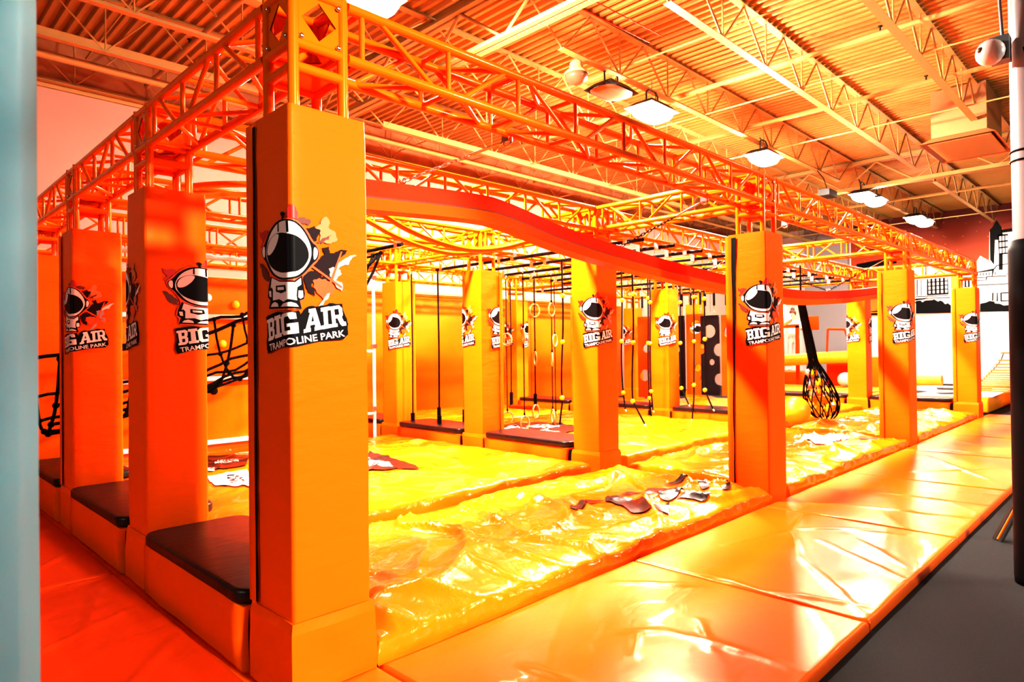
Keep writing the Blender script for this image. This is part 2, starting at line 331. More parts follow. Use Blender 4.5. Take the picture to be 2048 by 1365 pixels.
def bil(q,a,b):
    (x0,y0),(x1,y1),(x2,y2),(x3,y3)=[(c[0]/1000,c[1]/1000) for c in q]   # TL TR BR BL
    return ((1-a)*(b*x0+(1-b)*x3)+a*(b*x1+(1-b)*x2),(1-a)*(b*y0+(1-b)*y3)+a*(b*y1+(1-b)*y2))
def text_polys(s):
    cu=bpy.data.curves.new('t','FONT'); cu.body=s; cu.resolution_u=2; cu.offset=.018
    ob=bpy.data.objects.new('t',cu); COL.objects.link(ob)
    me=bpy.data.meshes.new_from_object(ob.evaluated_get(bpy.context.evaluated_depsgraph_get()))
    vs=[tuple(v.co) for v in me.vertices]; fs=[tuple(p.vertices) for p in me.polygons]
    bpy.data.objects.remove(ob); bpy.data.curves.remove(cu); bpy.data.meshes.remove(me)
    return vs,fs
RC=.018
def emblem_mesh(name,parts):
    bm=bmesh.new()
    def addp(loops,mi,lay):
        mb=MB().poly(loops,lambda a,b:(a,b,lay))
        vv=[bm.verts.new(v) for v in mb.v]
        for f in mb.f:
            try: bm.faces.new([vv[i] for i in f]).material_index=mi
            except ValueError: pass
    lay=0
    if 'art' in parts:
        for k,mi in LAY:
            if k=='blk_txt': continue
            lay+=.0004; l=[(a/1000,b/1000) for a,b in E[k]]
            if k in JAG: l=jag(l)
            elif k in SMOOTH: l=chaikin(l)
            addp([l],mi,lay)
    else:
        lay=.014; addp([jag([(a/1000,b/1000) for a,b in E['blk_txt']],2,.08)],0,lay)
        for k in 'BIGAJR':
            lay=.0146; addp([[bil(Q[k],*p) for p in lp] for lp in GL[k]],1,lay)
        vs,fs=text_polys('TRAMPOLINE PARK')
        x0=min(v[0] for v in vs);x1=max(v[0] for v in vs);y0=min(v[1] for v in vs);y1=max(v[1] for v in vs)
        q=Q['T']
        vv=[bm.verts.new((*bil(q,(v[0]-x0)/(x1-x0),(v[1]-y0)/(y1-y0)),.0146)) for v in vs]
        for f in fs:
            try: bm.faces.new([vv[i] for i in f]).material_index=1
            except ValueError: pass
    for u in (-RC,-RC*.6,-RC*.25,0,RC*.25,RC*.6,RC):
        bmesh.ops.bisect_plane(bm,geom=bm.verts[:]+bm.edges[:]+bm.faces[:],plane_co=(u,0,0),plane_no=(1,0,0),dist=1e-6)
    for v in bm.verts:
        u,z,o=v.co; o=.0065+o*.35
        if u<=-RC: v.co=(-o,-u,z)
        elif u>=RC: v.co=(u,-o,z)
        else:
            th=(u+RC)/(2*RC)*PI/2; v.co=(RC-(RC+o)*math.cos(th),RC-(RC+o)*math.sin(th),z)
    me=bpy.data.meshes.new(name); bm.to_mesh(me); bm.free()
    for m in EM: me.materials.append(m)
    return me
ART=emblem_mesh('emblem',{'art'}); LET=emblem_mesh('lettering',{'text'})

# ------------------------------------------------------------------ padded posts
def pad_mesh(seed,z0,z1):
    """soft square sleeve with rounded corners, slight bulges"""
    mb=MB(); per=[]
    def side(ax,c,s,e):
        for k in range(7):
            t=s+(e-s)*k/6; per.append((t,c) if ax=='x' else (c,t))
    r=RC; cx=[(W-r,r,-90),(W-r,W-r,0),(r,W-r,90),(r,r,180)]
    for i,(a,b,an) in enumerate(cx):
        if i==0: side('x',0,r,W-r)
        if i==1: side('y',W,r,W-r)
        if i==2: side('x',W,W-r,r)
        if i==3: side('y',0,W-r,r)
        for k in range(1,4):
            t=math.radians(an+22.5*k); per.append((a+r*math.cos(t),b+r*math.sin(t)))
    n=len(per); R=26; vs=[]
    for j in range(R+1):
        z=z0+(z1-z0)*j/R
        for x,y in per:
            d=Vector((x-W/2,y-W/2,0)); f=.004*N3(x*4+seed,y*4,z*2.2+seed)+.002*N3(x*9,y*9+seed,z*9)
            if j in (0,R): f-=.003
            d.normalize(); vs.append((x+d.x*f,y+d.y*f,z))
    fs=[(j*n+k,j*n+(k+1)%n,(j+1)*n+(k+1)%n,(j+1)*n+k) for j in range(R) for k in range(n)]
    mb.add(vs,fs,0,True); mb.add(vs[-n:],[tuple(range(n))]); mb.add(vs[:n],[tuple(range(n))[::-1]])
    return mb
LEG=MB().tube((0,0,ZT-.3),(0,0,3.105),.025,12).mesh('leg_tube',M['paint'])
CAPX=MB().tube((L0,0,0),(L1,0,0),.024,12).mesh('cap_rail',M['paint'])
CAPY=MB().tube((0,L0,0),(0,L1,0),.024,12).mesh('cap_rail',M['paint'])
def base_mesh(seed,zt):
    g=.010; mb=MB(); a,b=-g,W+g
    vs=[];per=[(a,a),(b,a),(b,b),(a,b)]
    R=8;S=6
    pts=[]
    for i in range(4):
        p,q=per[i],per[(i+1)%4]
        for k in range(S): pts.append((p[0]+(q[0]-p[0])*k/S,p[1]+(q[1]-p[1])*k/S))
    n=len(pts)
    for j in range(R+1):
        z=zt*j/R
        for x,y in pts:
            f=.010*N3(x*5+seed,y*5,z*5)+(.008 if j<R else -.004); d=Vector((x-W/2,y-W/2,0)).normalized()
            vs.append((x+d.x*f,y+d.y*f,z))
    fs=[(j*n+k,j*n+(k+1)%n,(j+1)*n+(k+1)%n,(j+1)*n+k) for j in range(R) for k in range(n)]
    mb.add(vs,fs,0,False); mb.add(vs[-n:],[tuple(range(n))]); return mb
ORD=['first','second','third','fourth']
ROWN=['row along the glossy walkway','second row back','third row back','fourth row back','row by the padded wall']
NEAR={(0,0),(1,0),(2,0),(3,0),(1,1),(0,2),(1,3),(2,2)}
EDGE={(0,1),(1,2),(3,1),(2,4),(3,4)}
EXTRA={(3,3):NEAR}
FLAP={(0,0):'y',(1,0):'y',(2,0):'y',(3,0):'y',(0,2):'y',(1,2):'x'}
SKIP=set()
for i in range(4):
    for j in range(5):
        if (i,j) in SKIP: continue
        x,y=i*DX,j*DY
        emb='with astronaut emblem' if (i,j) in NEAR or (i,j) in EDGE or (i,j)==(3,3) else 'without visible emblem'
        t=thing('padded_post','orange padded post %s, %s in the %s'%(emb,ORD[i],ROWN[j]),'padded post',(x,y,0),'padded posts of the obstacle course')
        t['kind']='thing'
        zb={(0,0):.348,(3,0):.33,(1,1):.30}.get((i,j),.34)
        if (i,j) in ((1,0),(2,0)): zb=0
        pad_mesh(i*3.1+j*7.7,zb if zb else .03,ZT).obj('pad_sleeve',M['vinyl'],t)
        if zb: base_mesh(i*2.3+j*5.1,zb).obj('base_pad',M['vinyl_dim'],t)
        for a in (L0,L1):
            for b in (L0,L1): link('leg_tube',LEG,t,(a,b,0))
        for a in (L0,L1):
            link('cap_rail',CAPX,t,(0,a,2.735)); link('cap_rail',CAPY,t,(a,0,2.735))
        MB().add([(L0,L0,2.735),(L1,L0,2.735),(L1,L1,2.735),(L0,L1,2.735)],[(0,1,2,3)]).obj('cap_plate',M['paint'],t)
        spots=[]
        if (i,j) in NEAR or (i,j)==(3,3): spots=[(0,0,0)]
        if (i,j) in EDGE: spots=[(W,0,PI/2),(0,W,-PI/2)]
        for a,b,rz in spots:
            o=link('emblem',ART,t,(a,b,1.5)); o.rotation_euler=(0,0,rz)
            l=link('lettering',LET,o)
        if (i,j) in FLAP:
            # loose edge of the wrap with its velcro gap
            mb=MB(); vs=[]; R=30
            z0=(zb or .03)+.01
            for k in range(R+1):
                z=z0+(ZT-.02-z0)*k/R; w=.010*N3(i*5+.3,j*3,z*3)
                vs+= [(-.012,W-.045+w,z),(-.016,W-.02+w,z),(-.016,W+.012,z),(.01,W+.014,z)]
            mb.add(vs,[(4*k+q,4*k+4+q,4*k+5+q,4*k+1+q) for k in range(R) for q in range(3)],0,True)
            if FLAP[(i,j)]=='x':
                mb.v=[(b-.0,a,c) for a,b,c in mb.v]
            mb.obj('wrap_flap',M['vinyl'],t)
            vb=MB(); wb,wt={(0,0):(.016,.020),(1,0):(.004,.046),(0,2):(.02,.006)}.get((i,j),(.003,.003)); zs=[z0+(ZT-.03-z0)*k/16 for k in range(17)]
            ww=[(wb+(wt-wb)*max(0,(k/16-.35)/.65))*(1+.5*N3(k*.7,i,j)) for k in range(17)]
            vb.add([p_ for z,w_ in zip(zs,ww) for p_ in ((-.0085,W-.047-w_,z),(-.0085,W-.035,z))],[(2*k,2*k+2,2*k+3,2*k+1) for k in range(16)])
            if FLAP[(i,j)]=='x': vb.v=[(b,a,c) for a,b,c in vb.v]
            vb.obj('velcro_strip',M['black'],t)

# ------------------------------------------------------------------ truss
def plate_mesh():
    """square gusset with a diamond opening and four holes' rims"""
    a=.12; d=.085
    mb=MB(); o=[(-a,-a),(0,-a),(a,-a),(a,0),(a,a),(0,a),(-a,a),(-a,0)]
    h=[(0,-d),(d,0),(0,d),(-d,0)]
    vs=[(x,0,z) for x,z in o]+[(x,0,z) for x,z in h]
    mb.add(vs,[(0,1,8,11,7),(1,2,3,9,8),(3,4,5,10,9),(5,6,7,11,10)])
    mb.add([(x,.006,z) for x,_,z in vs],[(0,7,11,8,1),(1,8,9,3,2),(3,9,10,5,4),(5,10,11,7,6)])
    return mb.mesh('gusset_plate',M['paint'])
PLATE=plate_mesh()
BOLT=MB().lathe([(.012,0),(.012,.012),(.008,.016)],8).mesh('bolt',M['chrome'])
RAILX=MB().tube((-.12,0,0),(.12,0,0),.024,12).mesh('block_rail',M['paint'])
RAILY=MB().tube((0,-.12,0),(0,.12,0),.024,12).mesh('block_rail',M['paint'])
cz=(ZB+ZC)/2; hc=.12; cc=(L0+L1)/2
for i in range(4):
    for j in range(5):
        t=thing('truss_corner_block','orange truss corner block on the %s post of the %s'%(ORD[i],ROWN[j]),'truss block',(i*DX+cc,j*DY+cc,cz),'truss corner blocks')
        for s in (-hc,hc):
            for z in (-hc,hc):
                link('block_rail',RAILX,t,(0,s,z)); link('block_rail',RAILY,t,(s,0,z))
        for k in range(4):
            if (i,j)==(1,0) and k==0: pass
            p=link('gusset_plate',PLATE,t); p.rotation_euler=(0,0,k*PI/2)
            v=Vector((0,-.128,0)); v.rotate(Matrix.Rotation(k*PI/2,3,'Z')); p.location=v
            if j==0 and i<3 or i==0:
                for a in (-.09,.09):
                    for b in (-.09,.09):
                        q=link('bolt',BOLT,p,(a,-.002,b)); q.rotation_euler=(PI/2,0,0)
        bp_=link('gusset_plate',PLATE,t,(0,0,-hc)); bp_.rotation_euler=(PI/2,0,0)
CH={}
def chord(L):
    k=round(L,3)
    if k not in CH: CH[k]=MB().tube((0,0,0),(L,0,0),.025,14).mesh('chord',M['paint'])
    return CH[k]
RS=.0135
STZ=MB().tube((0,0,-hc),(0,0,hc),RS,10).mesh('strut',M['paint'])
STY=MB().tube((0,-hc,0),(0,hc,0),RS,10).mesh('strut',M['paint'])
DG={}
def span(x,y,L,rz,label,detail):
    t=thing('truss_span',label,'truss span',(x,y,cz),'box truss spans',rz)
    for a in (-hc,hc):
        for b in (-hc,hc): link('chord',chord(L),t,(0,a,b))
    n=max(2,round((L-.16)/.53)); st=(L-.16)/n
    xs=[.08+k*st for k in range(n+1)]
    if ('e',round(L,3)) not in DG:
        DG[('e',round(L,3))]=1
    lats=[MB() for _ in range(4)]
    for k,xx in enumerate(xs):
        for q in range(4):
            s=(-hc,hc)[q%2]
            if detail:
                if q<2: link('strut',STZ,t,(xx,s,0))
                else: link('strut',STY,t,(xx,0,s))
            else:
                if q<2: lats[q].tube((xx,s,-hc),(xx,s,hc),RS,6)
                else: lats[q].tube((xx,-hc,s),(xx,hc,s),RS,6)
        if k<n:
            for q in range(4):
                s=(-hc,hc)[q%2]; up=1 if (k+q)%2 else -1
                d=.09
                A,B=(d,-hc*up),(st-d,hc*up)
                pa,pb=((A[0],0,A[1]),(B[0],0,B[1])) if q<2 else ((A[0],A[1],0),(B[0],B[1],0))
                if detail:
                    key=(round(st,4),q<2,up)
                    if key not in DG: DG[key]=MB().tube(pa,pb,RS,8).mesh('diagonal_brace',M['paint'])
                    link('diagonal_brace',DG[key],t,(xx,s,0) if q<2 else (xx,0,s))
                else:
                    off=(xx,s,0) if q<2 else (xx,0,s)
                    lats[q].tube([pa[c]+off[c] for c in range(3)],[pb[c]+off[c] for c in range(3)],RS,6)
    if not detail:
        for m in lats: m.obj('lattice',M['paint'],t)
BAY=['first bay from the open end','middle bay','bay toward the mural']
for j in range(5):
    for i in range(3):
        span(i*DX+cc+.145,j*DY+cc,DX-.29,0,'long orange box truss, %s, %s'%(ROWN[j],BAY[i]),j==0 or (i==0 and j==1))
for i in range(4):
    for j in range(4):
        span(i*DX+cc,j*DY+cc+.145,DY-.29,PI/2,'short orange box truss behind the %s post of the %s'%(ORD[i],ROWN[j]),i==0 or (i==1 and j==0))

# ------------------------------------------------------------------ platforms between posts
def platform(i,j,label):
    x,y0,y1=i*DX,j*DY+W+.046,(j+1)*DY-.046
    if i==0 and j==0: y0-=.01
    t=thing('step_platform',label,'platform',(x,y0,0),'black-topped step platforms')
    L=y1-y0; mb=MB(); vs=[]
    # base: leaning sides
    R=6;S=10
    pts=[]
    c4=[(-.03,.0),(.50,.0),(.50,L),(-.03,L)]
    for q in range(4):
        p,r=c4[q],c4[(q+1)%4]
        for k in range(S): pts.append((p[0]+(r[0]-p[0])*k/S,p[1]+(r[1]-p[1])*k/S))
    n=len(pts)
    for a in range(R+1):
        z=.31*a/R; tp=.05*(1-a/R)
        for (px,py) in pts:
            f=.008*N3(px*4+i*3,py*4+j*5,z*6)
            yy=py
            gp=.012+.022*math.sin(PI*min(1,a/R*.9))
            if py<.001: yy=py+gp
            if py>L-.001: yy=py-gp
            xx=px+(f-.01*math.sin(PI*a/R) if px<0 else (-f+.01*math.sin(PI*a/R) if px>.49 else 0))
            vs.append((xx,yy,z))
    mb.add(vs,[(a*n+k,a*n+(k+1)%n,(a+1)*n+(k+1)%n,(a+1)*n+k) for a in range(R) for k in range(n)],0,True)
    mb.add(vs[-n:],[tuple(range(n))])
    mb.obj('base_box',M['vinyl_dim'],t)
    MB().box((.0,-.028,.0),(.47,L+.028,.29)).obj('gap_shade_box',M['black'],t)  # black box added to make the gaps beside the base look shaded
    bevelled('top_cushion',M['blackv'],(-.045,.0,.312),(.60,L,.385),.02,3,t,None,.11)
for (i,j),lab in {(0,0):'black-topped platform beside the corner post, closest to the camera',(0,1):'black-topped platform between second and third posts of the open end',(0,2):'black-topped platform beside the teal pad, third along the open end',(0,3):'black-topped platform at the back of the open end',
    (1,1):'black-topped platform in front of the hanging rings',(1,2):'black-topped platform in front of the swing bar, beside the yellow post',(1,3):'black-topped platform by the white pipe rack',
    (2,1):'black-topped platform in front of the hole boards',(2,2):'black-topped platform behind the yellow-balled ropes',(2,3):'black-topped platform seen beyond the hanging rings',
    (3,0):'black-topped platform at the far end of the walkway row',(3,1):'black-topped platform behind the net bag'}.items(): platform(i,j,lab)

# ------------------------------------------------------------------ crash bags
def ridged(x,y,s):
    return 1-abs(N3(x,y,s))*2
class Bag:
    def __init__(s,x0,x1,y0,y1,H,seed,amp):
        s.x0,s.x1,s.y0,s.y1,s.H,s.seed,s.amp=x0,x1,y0,y1,H,seed,amp
    def h(s,x,y):
        w=s.amp; sd=s.seed
        u=x+.25*N3(x*1.3,y*1.3,sd); v=y+.25*N3(x*1.3+9,y*1.3,sd)
        f=.034*N3(u*.9,v*1.4,sd)+.050*(max(0,ridged(u*1.3-v*.8,v*1.7+u*.4,sd+3))**4-.3)+.024*(max(0,ridged(u*2.6,v*3.0,sd+5))**4-.2)+.004*max(0,ridged(u*8,v*8,sd+9))**6+.004*N3(u*11,v*11,sd)
        ed=min(x-s.x0,s.x1-x,y-s.y0,s.y1-y); k=max(0,min(1,ed/.30))
        puff=.02*math.sin(PI*(x-s.x0)/(s.x1-s.x0))*math.sin(PI*(y-s.y0)/(s.y1-s.y0))
        return s.H-.045*(1-k)**2+w*f*(.35+.65*k)+puff
    def build(s,label,res,group=None):
        mb=MB(); R=.0
        def axis(a,b):
            n=int((b-a)/res); r=[(a,0),(a-.012,.35),(a-.008,.7),(a+.004,.93)]
            r+=[(a+.02+(b-a-.04)*k/n,1) for k in range(n+1)]
            r+=[(b-.004,.93),(b+.008,.7),(b+.012,.35),(b,0)]
            return r
        X=axis(s.x0,s.x1); Y=axis(s.y0,s.y1); nx,ny=len(X),len(Y); vs=[]
        for x,zx in X:
            for y,zy in Y:
                t=min(zx,zy); z=s.h(min(max(x,s.x0),s.x1),min(max(y,s.y0),s.y1))*t
                dx=dy=0
                if 0<t<1:
                    b=.022*N3(x*5+s.seed,y*5,t*2)+.012*N3(x*13,y*13,s.seed)
                    if zy<1: dy=b*(1 if y<(s.y0+s.y1)/2 else -1)
                    if zx<1: dx=b*(1 if x<(s.x0+s.x1)/2 else -1)
                    z+=.01*N3(x*8,y*8,t*3)
                xs_=0
                if s is not None and s.seed==1.7: xs_=.10*max(0,min(1,(y-.34)/.07))*max(0,1-(x-s.x0)/.3)
                vs.append((x+dx+xs_,y+dy,max(z,.008)))
        mb.add(vs,[(a*ny+b,(a+1)*ny+b,(a+1)*ny+b+1,a*ny+b+1) for a in range(nx-1) for b in range(ny-1)],0,True)
        o=mb.obj('crash_bag',M['bag']); tag(o,label,'crash bag',group or 'yellow crash bags'); s.o=o
        return o
    def decal(s,poly,m,name='printed_graphic'):
        bm=bmesh.new(); mb=MB().poly([poly],lambda a,b:(a,b,0)); vv=[bm.verts.new(v) for v in mb.v]
        for f in mb.f:
            try: bm.faces.new([vv[i] for i in f])
            except ValueError: pass
        for ax,lo,hi in ((0,min(p[0] for p in poly),max(p[0] for p in poly)),(1,min(p[1] for p in poly),max(p[1] for p in poly))):
            k=lo+.03
            while k<hi:
                no=(1,0,0) if ax==0 else (0,1,0); bmesh.ops.bisect_plane(bm,geom=bm.verts[:]+bm.edges[:]+bm.faces[:],plane_co=[k if c==ax else 0 for c in range(3)],plane_no=no,dist=1e-6); k+=.03
        for v in bm.verts: v.co.z=s.h(v.co.x,v.co.y)+.013
        me=bpy.data.meshes.new(name); bm.to_mesh(me); bm.free(); me.materials.append(m)
        for p in me.polygons: p.use_smooth=True
        link(name,me,s.o)
A1=Bag(.425,4.70,.015,1.86,.175,1.7,1.35); A1.build('wrinkled yellow crash bag behind the corner post, along the glossy walkway',.026)
A2=Bag(5.12,9.22,.015,1.86,.175,5.2,1.35); A2.build('wrinkled yellow crash bag between second and third walkway posts',.04)
A3=Bag(9.75,13.88,.015,1.86,.175,8.4,1.35); A3.build('wrinkled yellow crash bag before the last walkway post',.05)
B1=Bag(.64,4.58,2.03,5.92,.22,11.1,.55); B1.build('broad yellow crash bag under the curved twin rails',.045)
B2=Bag(5.30,9.22,2.03,6.0,.22,14.3,.6); B2.build('broad yellow crash bag under the hanging rings and balled ropes',.045)
B3=Bag(9.95,13.88,2.03,6.0,.22,17.6,.7); B3.build('broad yellow crash bag under the net bag',.06)
C1=Bag(.64,4.58,6.56,8.7,.22,21.1,.55); C1.build('yellow crash bag under the climbing board by the wall',.07)
C2=Bag(5.30,9.22,6.12,8.6,.22,24.3,.6); C2.build('yellow crash bag by the padded wall, behind the rings',.07)
for poly in [[(2.77,.83),(3.14,.96),(3.21,.8),(3.02,.83),(2.79,.76)],[(3.21,.8),(3.38,.9),(3.4,.56),(3.18,.31),(3.05,.41),(3.18,.6)],[(3.2,.31),(3.3,.37),(3.44,.31),(3.24,.19)],
  [(3.54,.89),(3.73,.93),(3.76,.77),(4.03,.84),(4.1,.7),(4.13,.66),(3.89,.44),(3.68,.4),(3.55,.39),(3.57,.47),(3.72,.63),(3.69,.73)],
  [(4.21,.87),(4.35,.86),(4.56,.73),(4.62,.74),(4.63,.5),(4.6,.36),(4.48,.33),(4.60,.5),(4.47,.55),(4.26,.39),(4.18,.42),(4.48,.68),(4.28,.8)],
  [(3.67,.39),(4.03,.35),(3.99,.24),(3.91,.2),(3.80,.18),(3.75,.2),(3.74,.25)],[(4.34,.33),(4.5,.31),(4.3,.2),(4.2,.22)]]:
    A1.decal(poly,M['g_blk'])
for poly,m in [([(3.18,4.33),(3.02,3.2),(2.86,2.93),(2.63,3.12),(2.44,3.2),(2.5,3.9)],'g_blk'),([(2.62,3.5),(2.8,3.3),(2.95,3.6),(2.75,3.85)],'g_wht'),([(2.65,4.0),(2.9,3.9),(3.0,4.15),(2.75,4.3)],'g_wht'),
  ([(1.7,5.6),(2.14,5.36),(1.77,4.64),(1.38,4.63)],'g_blk'),([(1.55,4.95),(1.8,4.9),(1.9,5.15),(1.7,5.25)],'g_wht'),([(1.2,4.3),(1.68,4.4),(1.30,3.33),(1.12,3.8)],'g_wht'),([(1.25,3.8),(1.38,3.72),(1.5,4.1),(1.35,4.1)],'g_blk'),([(1.05,4.6),(1.4,4.55),(1.5,4.8),(1.2,4.9)],'g_wht')]:
    B1.decal(poly,M[m])
for poly,m in [([(6.0,5.3),(6.9,4.9),(6.75,3.9),(5.75,3.5),(5.65,4.6)],'g_blk'),([(5.9,5.0),(6.25,4.85),(6.2,4.5),(5.9,4.55)],'g_wht'),([(6.35,4.75),(6.7,4.6),(6.6,4.2),(6.3,4.35)],'g_wht'),([(5.85,4.3),(6.2,4.2),(6.15,3.8),(5.85,3.75)],'g_wht')]:
    B2.decal(poly,M[m])
A2.decal([(8.55,.45),(8.75,.5),(8.9,.3),(8.7,.25)],M['g_blk']); A2.decal([(7.4,.9),(8.2,1.0),(8.5,.55),(7.6,.5)],M['g_wht'])
A2.decal([(6.2,1.2),(7.1,1.3),(7.0,1.0),(6.3,.9)],M['g_wht'])

tag(MB().box((-.06,-.02,.001),(14.6,8.95,.006)).obj('underlay_mat',M['vinyl_dim']),'orange underlay under the crash bags of the obstacle course','floor mat')
# ------------------------------------------------------------------ floor mats
CREASES=[[(3.79,-.55),(3.28,-.8),(2.47,-1.47)],[(3.73,-.78),(3.2,-1.49)],[(4.01,-.89),(3.49,-1.41)],[(1.43,-.63),(1.6,-.79),(1.68,-1.25)],[(1.51,-.69),(1.28,-.82)],[(2.5,-.55),(2.47,-.89),(2.64,-1.41)],[(1.65,-.9),(1.66,-1.44)],[(3.88,-.5),(4.21,-.86),(4.3,-1.2)],[(8.49,-.31),(7.0,-1.35)],[(9.23,-.31),(8.9,-1.21)],[(3.15,-.32),(3.87,-.54)],[(5.0,-.57),(5.2,-1.44)],[(5.72,-.62),(5.8,-1.46)],[(1.84,-.85),(1.57,-1.06)],[(.85,-.52),(.9,-.8)],[(3.8,-.55),(4.4,-.4)],[(2.0,-.2),(2.3,-.6)],[(-.2,2.2),(-.5,1.2)],[(-.15,1.0),(-.7,.3)],[(-.2,1.6),(-1.0,1.1)],[(-.1,3.2),(-.6,2.6)],[(6.9,-.4),(7.9,-1.2)],[(10.2,-.3),(9.4,-1.3)],[(11.8,-.4),(11.2,-1.3)]]
def crease(x,y):
    z=0
    for ln in CREASES:
        for (ax,ay),(bx_,by_) in zip(ln,ln[1:]):
            if not(min(ax,bx_)-.2<x<max(ax,bx_)+.2 and min(ay,by_)-.2<y<max(ay,by_)+.2): continue
            dx,dy=bx_-ax,by_-ay; L2=dx*dx+dy*dy; t=((x-ax)*dx+(y-ay)*dy)/L2; tc_=max(0,min(1,t))
            wx,wy=x-ax-dx*tc_,y-ay-dy*tc_; wob=.02*N3(x*6,y*6,2); d=math.hypot(wx,wy)+wob
            z=max(z,.011*math.exp(-(d/.026)**2)*(1-.6*abs(2*tc_-1)))
    return z
def floor_mat(x0,x1,y0,y1,H,m,label,seed,group,res=.06):
    mb=MB()
    def axis(a,b):
        n=max(6,int((b-a)/res)); return [(a,0),(a+.002,.6),(a+.012,.93)]+[(a+.03+(b-a-.06)*k/n,1) for k in range(n+1)]+[(b-.012,.93),(b-.002,.6),(b,0)]
    X=axis(x0+.004,x1-.004);Y=axis(y0+.004,y1-.004);ny=len(Y);vs=[]
    for x,zx in X:
        for y,zy in Y:
            t=min(zx,zy)
            w=.0045*(ridged(x*.9+y*.5,y*1.6-x*.3,seed)-.6)+.0022*N3(x*3,y*6,seed)
            w+=.006*max(0,ridged(x*.55-y*.8,y*.5+x*.3,seed+4)-.9)*8*.5
            vs.append((x,y,(H+w+crease(x,y))*t))
    mb.add(vs,[(a*ny+b,(a+1)*ny+b,(a+1)*ny+b+1,a*ny+b+1) for a in range(len(X)-1) for b in range(ny-1)],0,True)
    return tag(mb.obj('floor_mat',m),label,'floor mat',group)
XS=[-1.65,.40,2.43,4.47,6.6,8.8,10.9,12.95,14.8]
WL=['shiny orange walkway mat at the open end, around the corner post foot','shiny orange walkway mat in front of the corner post','shiny orange walkway mat with a deep crease, before the second post','shiny orange walkway mat at the foot of the second walkway post',
    'shiny orange walkway mat before the third walkway post','shiny orange walkway mat at the foot of the third walkway post','shiny orange walkway mat beyond the third walkway post','shiny orange walkway mat at the last post, far end']
for k in range(8):
    floor_mat(XS[k],XS[k+1],-1.5,-.022,.052,M['matt'],WL[k],k*3.7+1,'orange walkway mats',.018 if k in (1,2) else .025 if k<5 else .05)
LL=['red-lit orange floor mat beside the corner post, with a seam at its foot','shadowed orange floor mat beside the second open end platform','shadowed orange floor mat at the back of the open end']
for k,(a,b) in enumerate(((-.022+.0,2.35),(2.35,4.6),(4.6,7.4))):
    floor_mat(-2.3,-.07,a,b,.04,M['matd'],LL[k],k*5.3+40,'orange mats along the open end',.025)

# ------------------------------------------------------------------ padded back wall
for k in range(9):
    o=bevelled('wall_pad',M['vinyl'],(0,0,0),(1.99,.08,2.65),.025,2,None,(-2.94+k*2.0,YB-.085,.004))
    nm=['first','second','third','fourth','fifth','sixth','seventh','eighth','ninth'][k]
    tag(o,'tall orange wall pad along the back wall, %s from the open end'%nm,'wall pad','orange pads on the back wall')

# ------------------------------------------------------------------ obstacles overhead
def sweep_rect(pts,w,h,mb=None,mi=0):
    mb=mb or MB(); vs=[]
    for i,p in enumerate(pts):
        a=Vector(pts[max(i-1,0)]);b=Vector(pts[min(i+1,len(pts)-1)]); t=(b-a).normalized(); up=Vector((0,0,1)); up=(up-t*up.dot(t)).normalized(); s=t.cross(up); p=Vector(p)
        vs+=[p-s*w/2-up*h/2,p+s*w/2-up*h/2,p+s*w/2+up*h/2,p-s*w/2+up*h/2]
    n=len(pts); mb.add(vs,[(4*i+k,4*i+(k+1)%4,4*i+4+(k+1)%4,4*i+4+k) for i in range(n-1) for k in range(4)]+[(3,2,1,0),(4*n-4,4*n-3,4*n-2,4*n-1)],mi)
    return mb
def interp(ctrl,n):
    out=[]
    for q in range(n+1):
        x=ctrl[0][0]+(ctrl[-1][0]-ctrl[0][0])*q/n
        for a in range(len(ctrl)-1):
            if ctrl[a][0]<=x<=ctrl[a+1][0]+1e-9:
                p0=ctrl[max(a-1,0)];p1=ctrl[a];p2=ctrl[a+1];p3=ctrl[min(a+2,len(ctrl)-1)]
                t=(x-p1[0])/(p2[0]-p1[0]); m1=(p2[1]-p0[1])/(p2[0]-p0[0])*(p2[0]-p1[0]); m2=(p3[1]-p1[1])/(p3[0]-p1[0])*(p2[0]-p1[0])
                z=(2*t**3-3*t**2+1)*p1[1]+(t**3-2*t**2+t)*m1+(-2*t**3+3*t**2)*p2[1]+(t**3-t**2)*m2
                out.append((x,z)); break
    return out
RY=.98
rail=interp([(.55,2.44),(1.0,2.47),(1.9,2.52),(2.15,2.515),(2.95,2.389),(4.235,2.273),(5.837,2.185),(7.52,2.127),(9.3,2.20),(11.37,2.38),(12.4,2.48)],70)
t=thing('slide_rail','red-orange sagging slide rail hung on chains along the walkway row','slide rail',(0,RY,0))
sweep_rect([(x,0,z+.045) for x,z in rail],.10,.115).obj('rail_web',M['redrail'],t)
sweep_rect([(x,0,z-.055) for x,z in rail],.15,.075).obj('rail_flange',M['flange'],t)
sweep_rect([(x,-.053,z-.010) for x,z in rail],.012,.012).obj('rail_groove',M['e_brn'],t)
def zr(x): return min(rail,key=lambda p:abs(p[0]-x))[1]
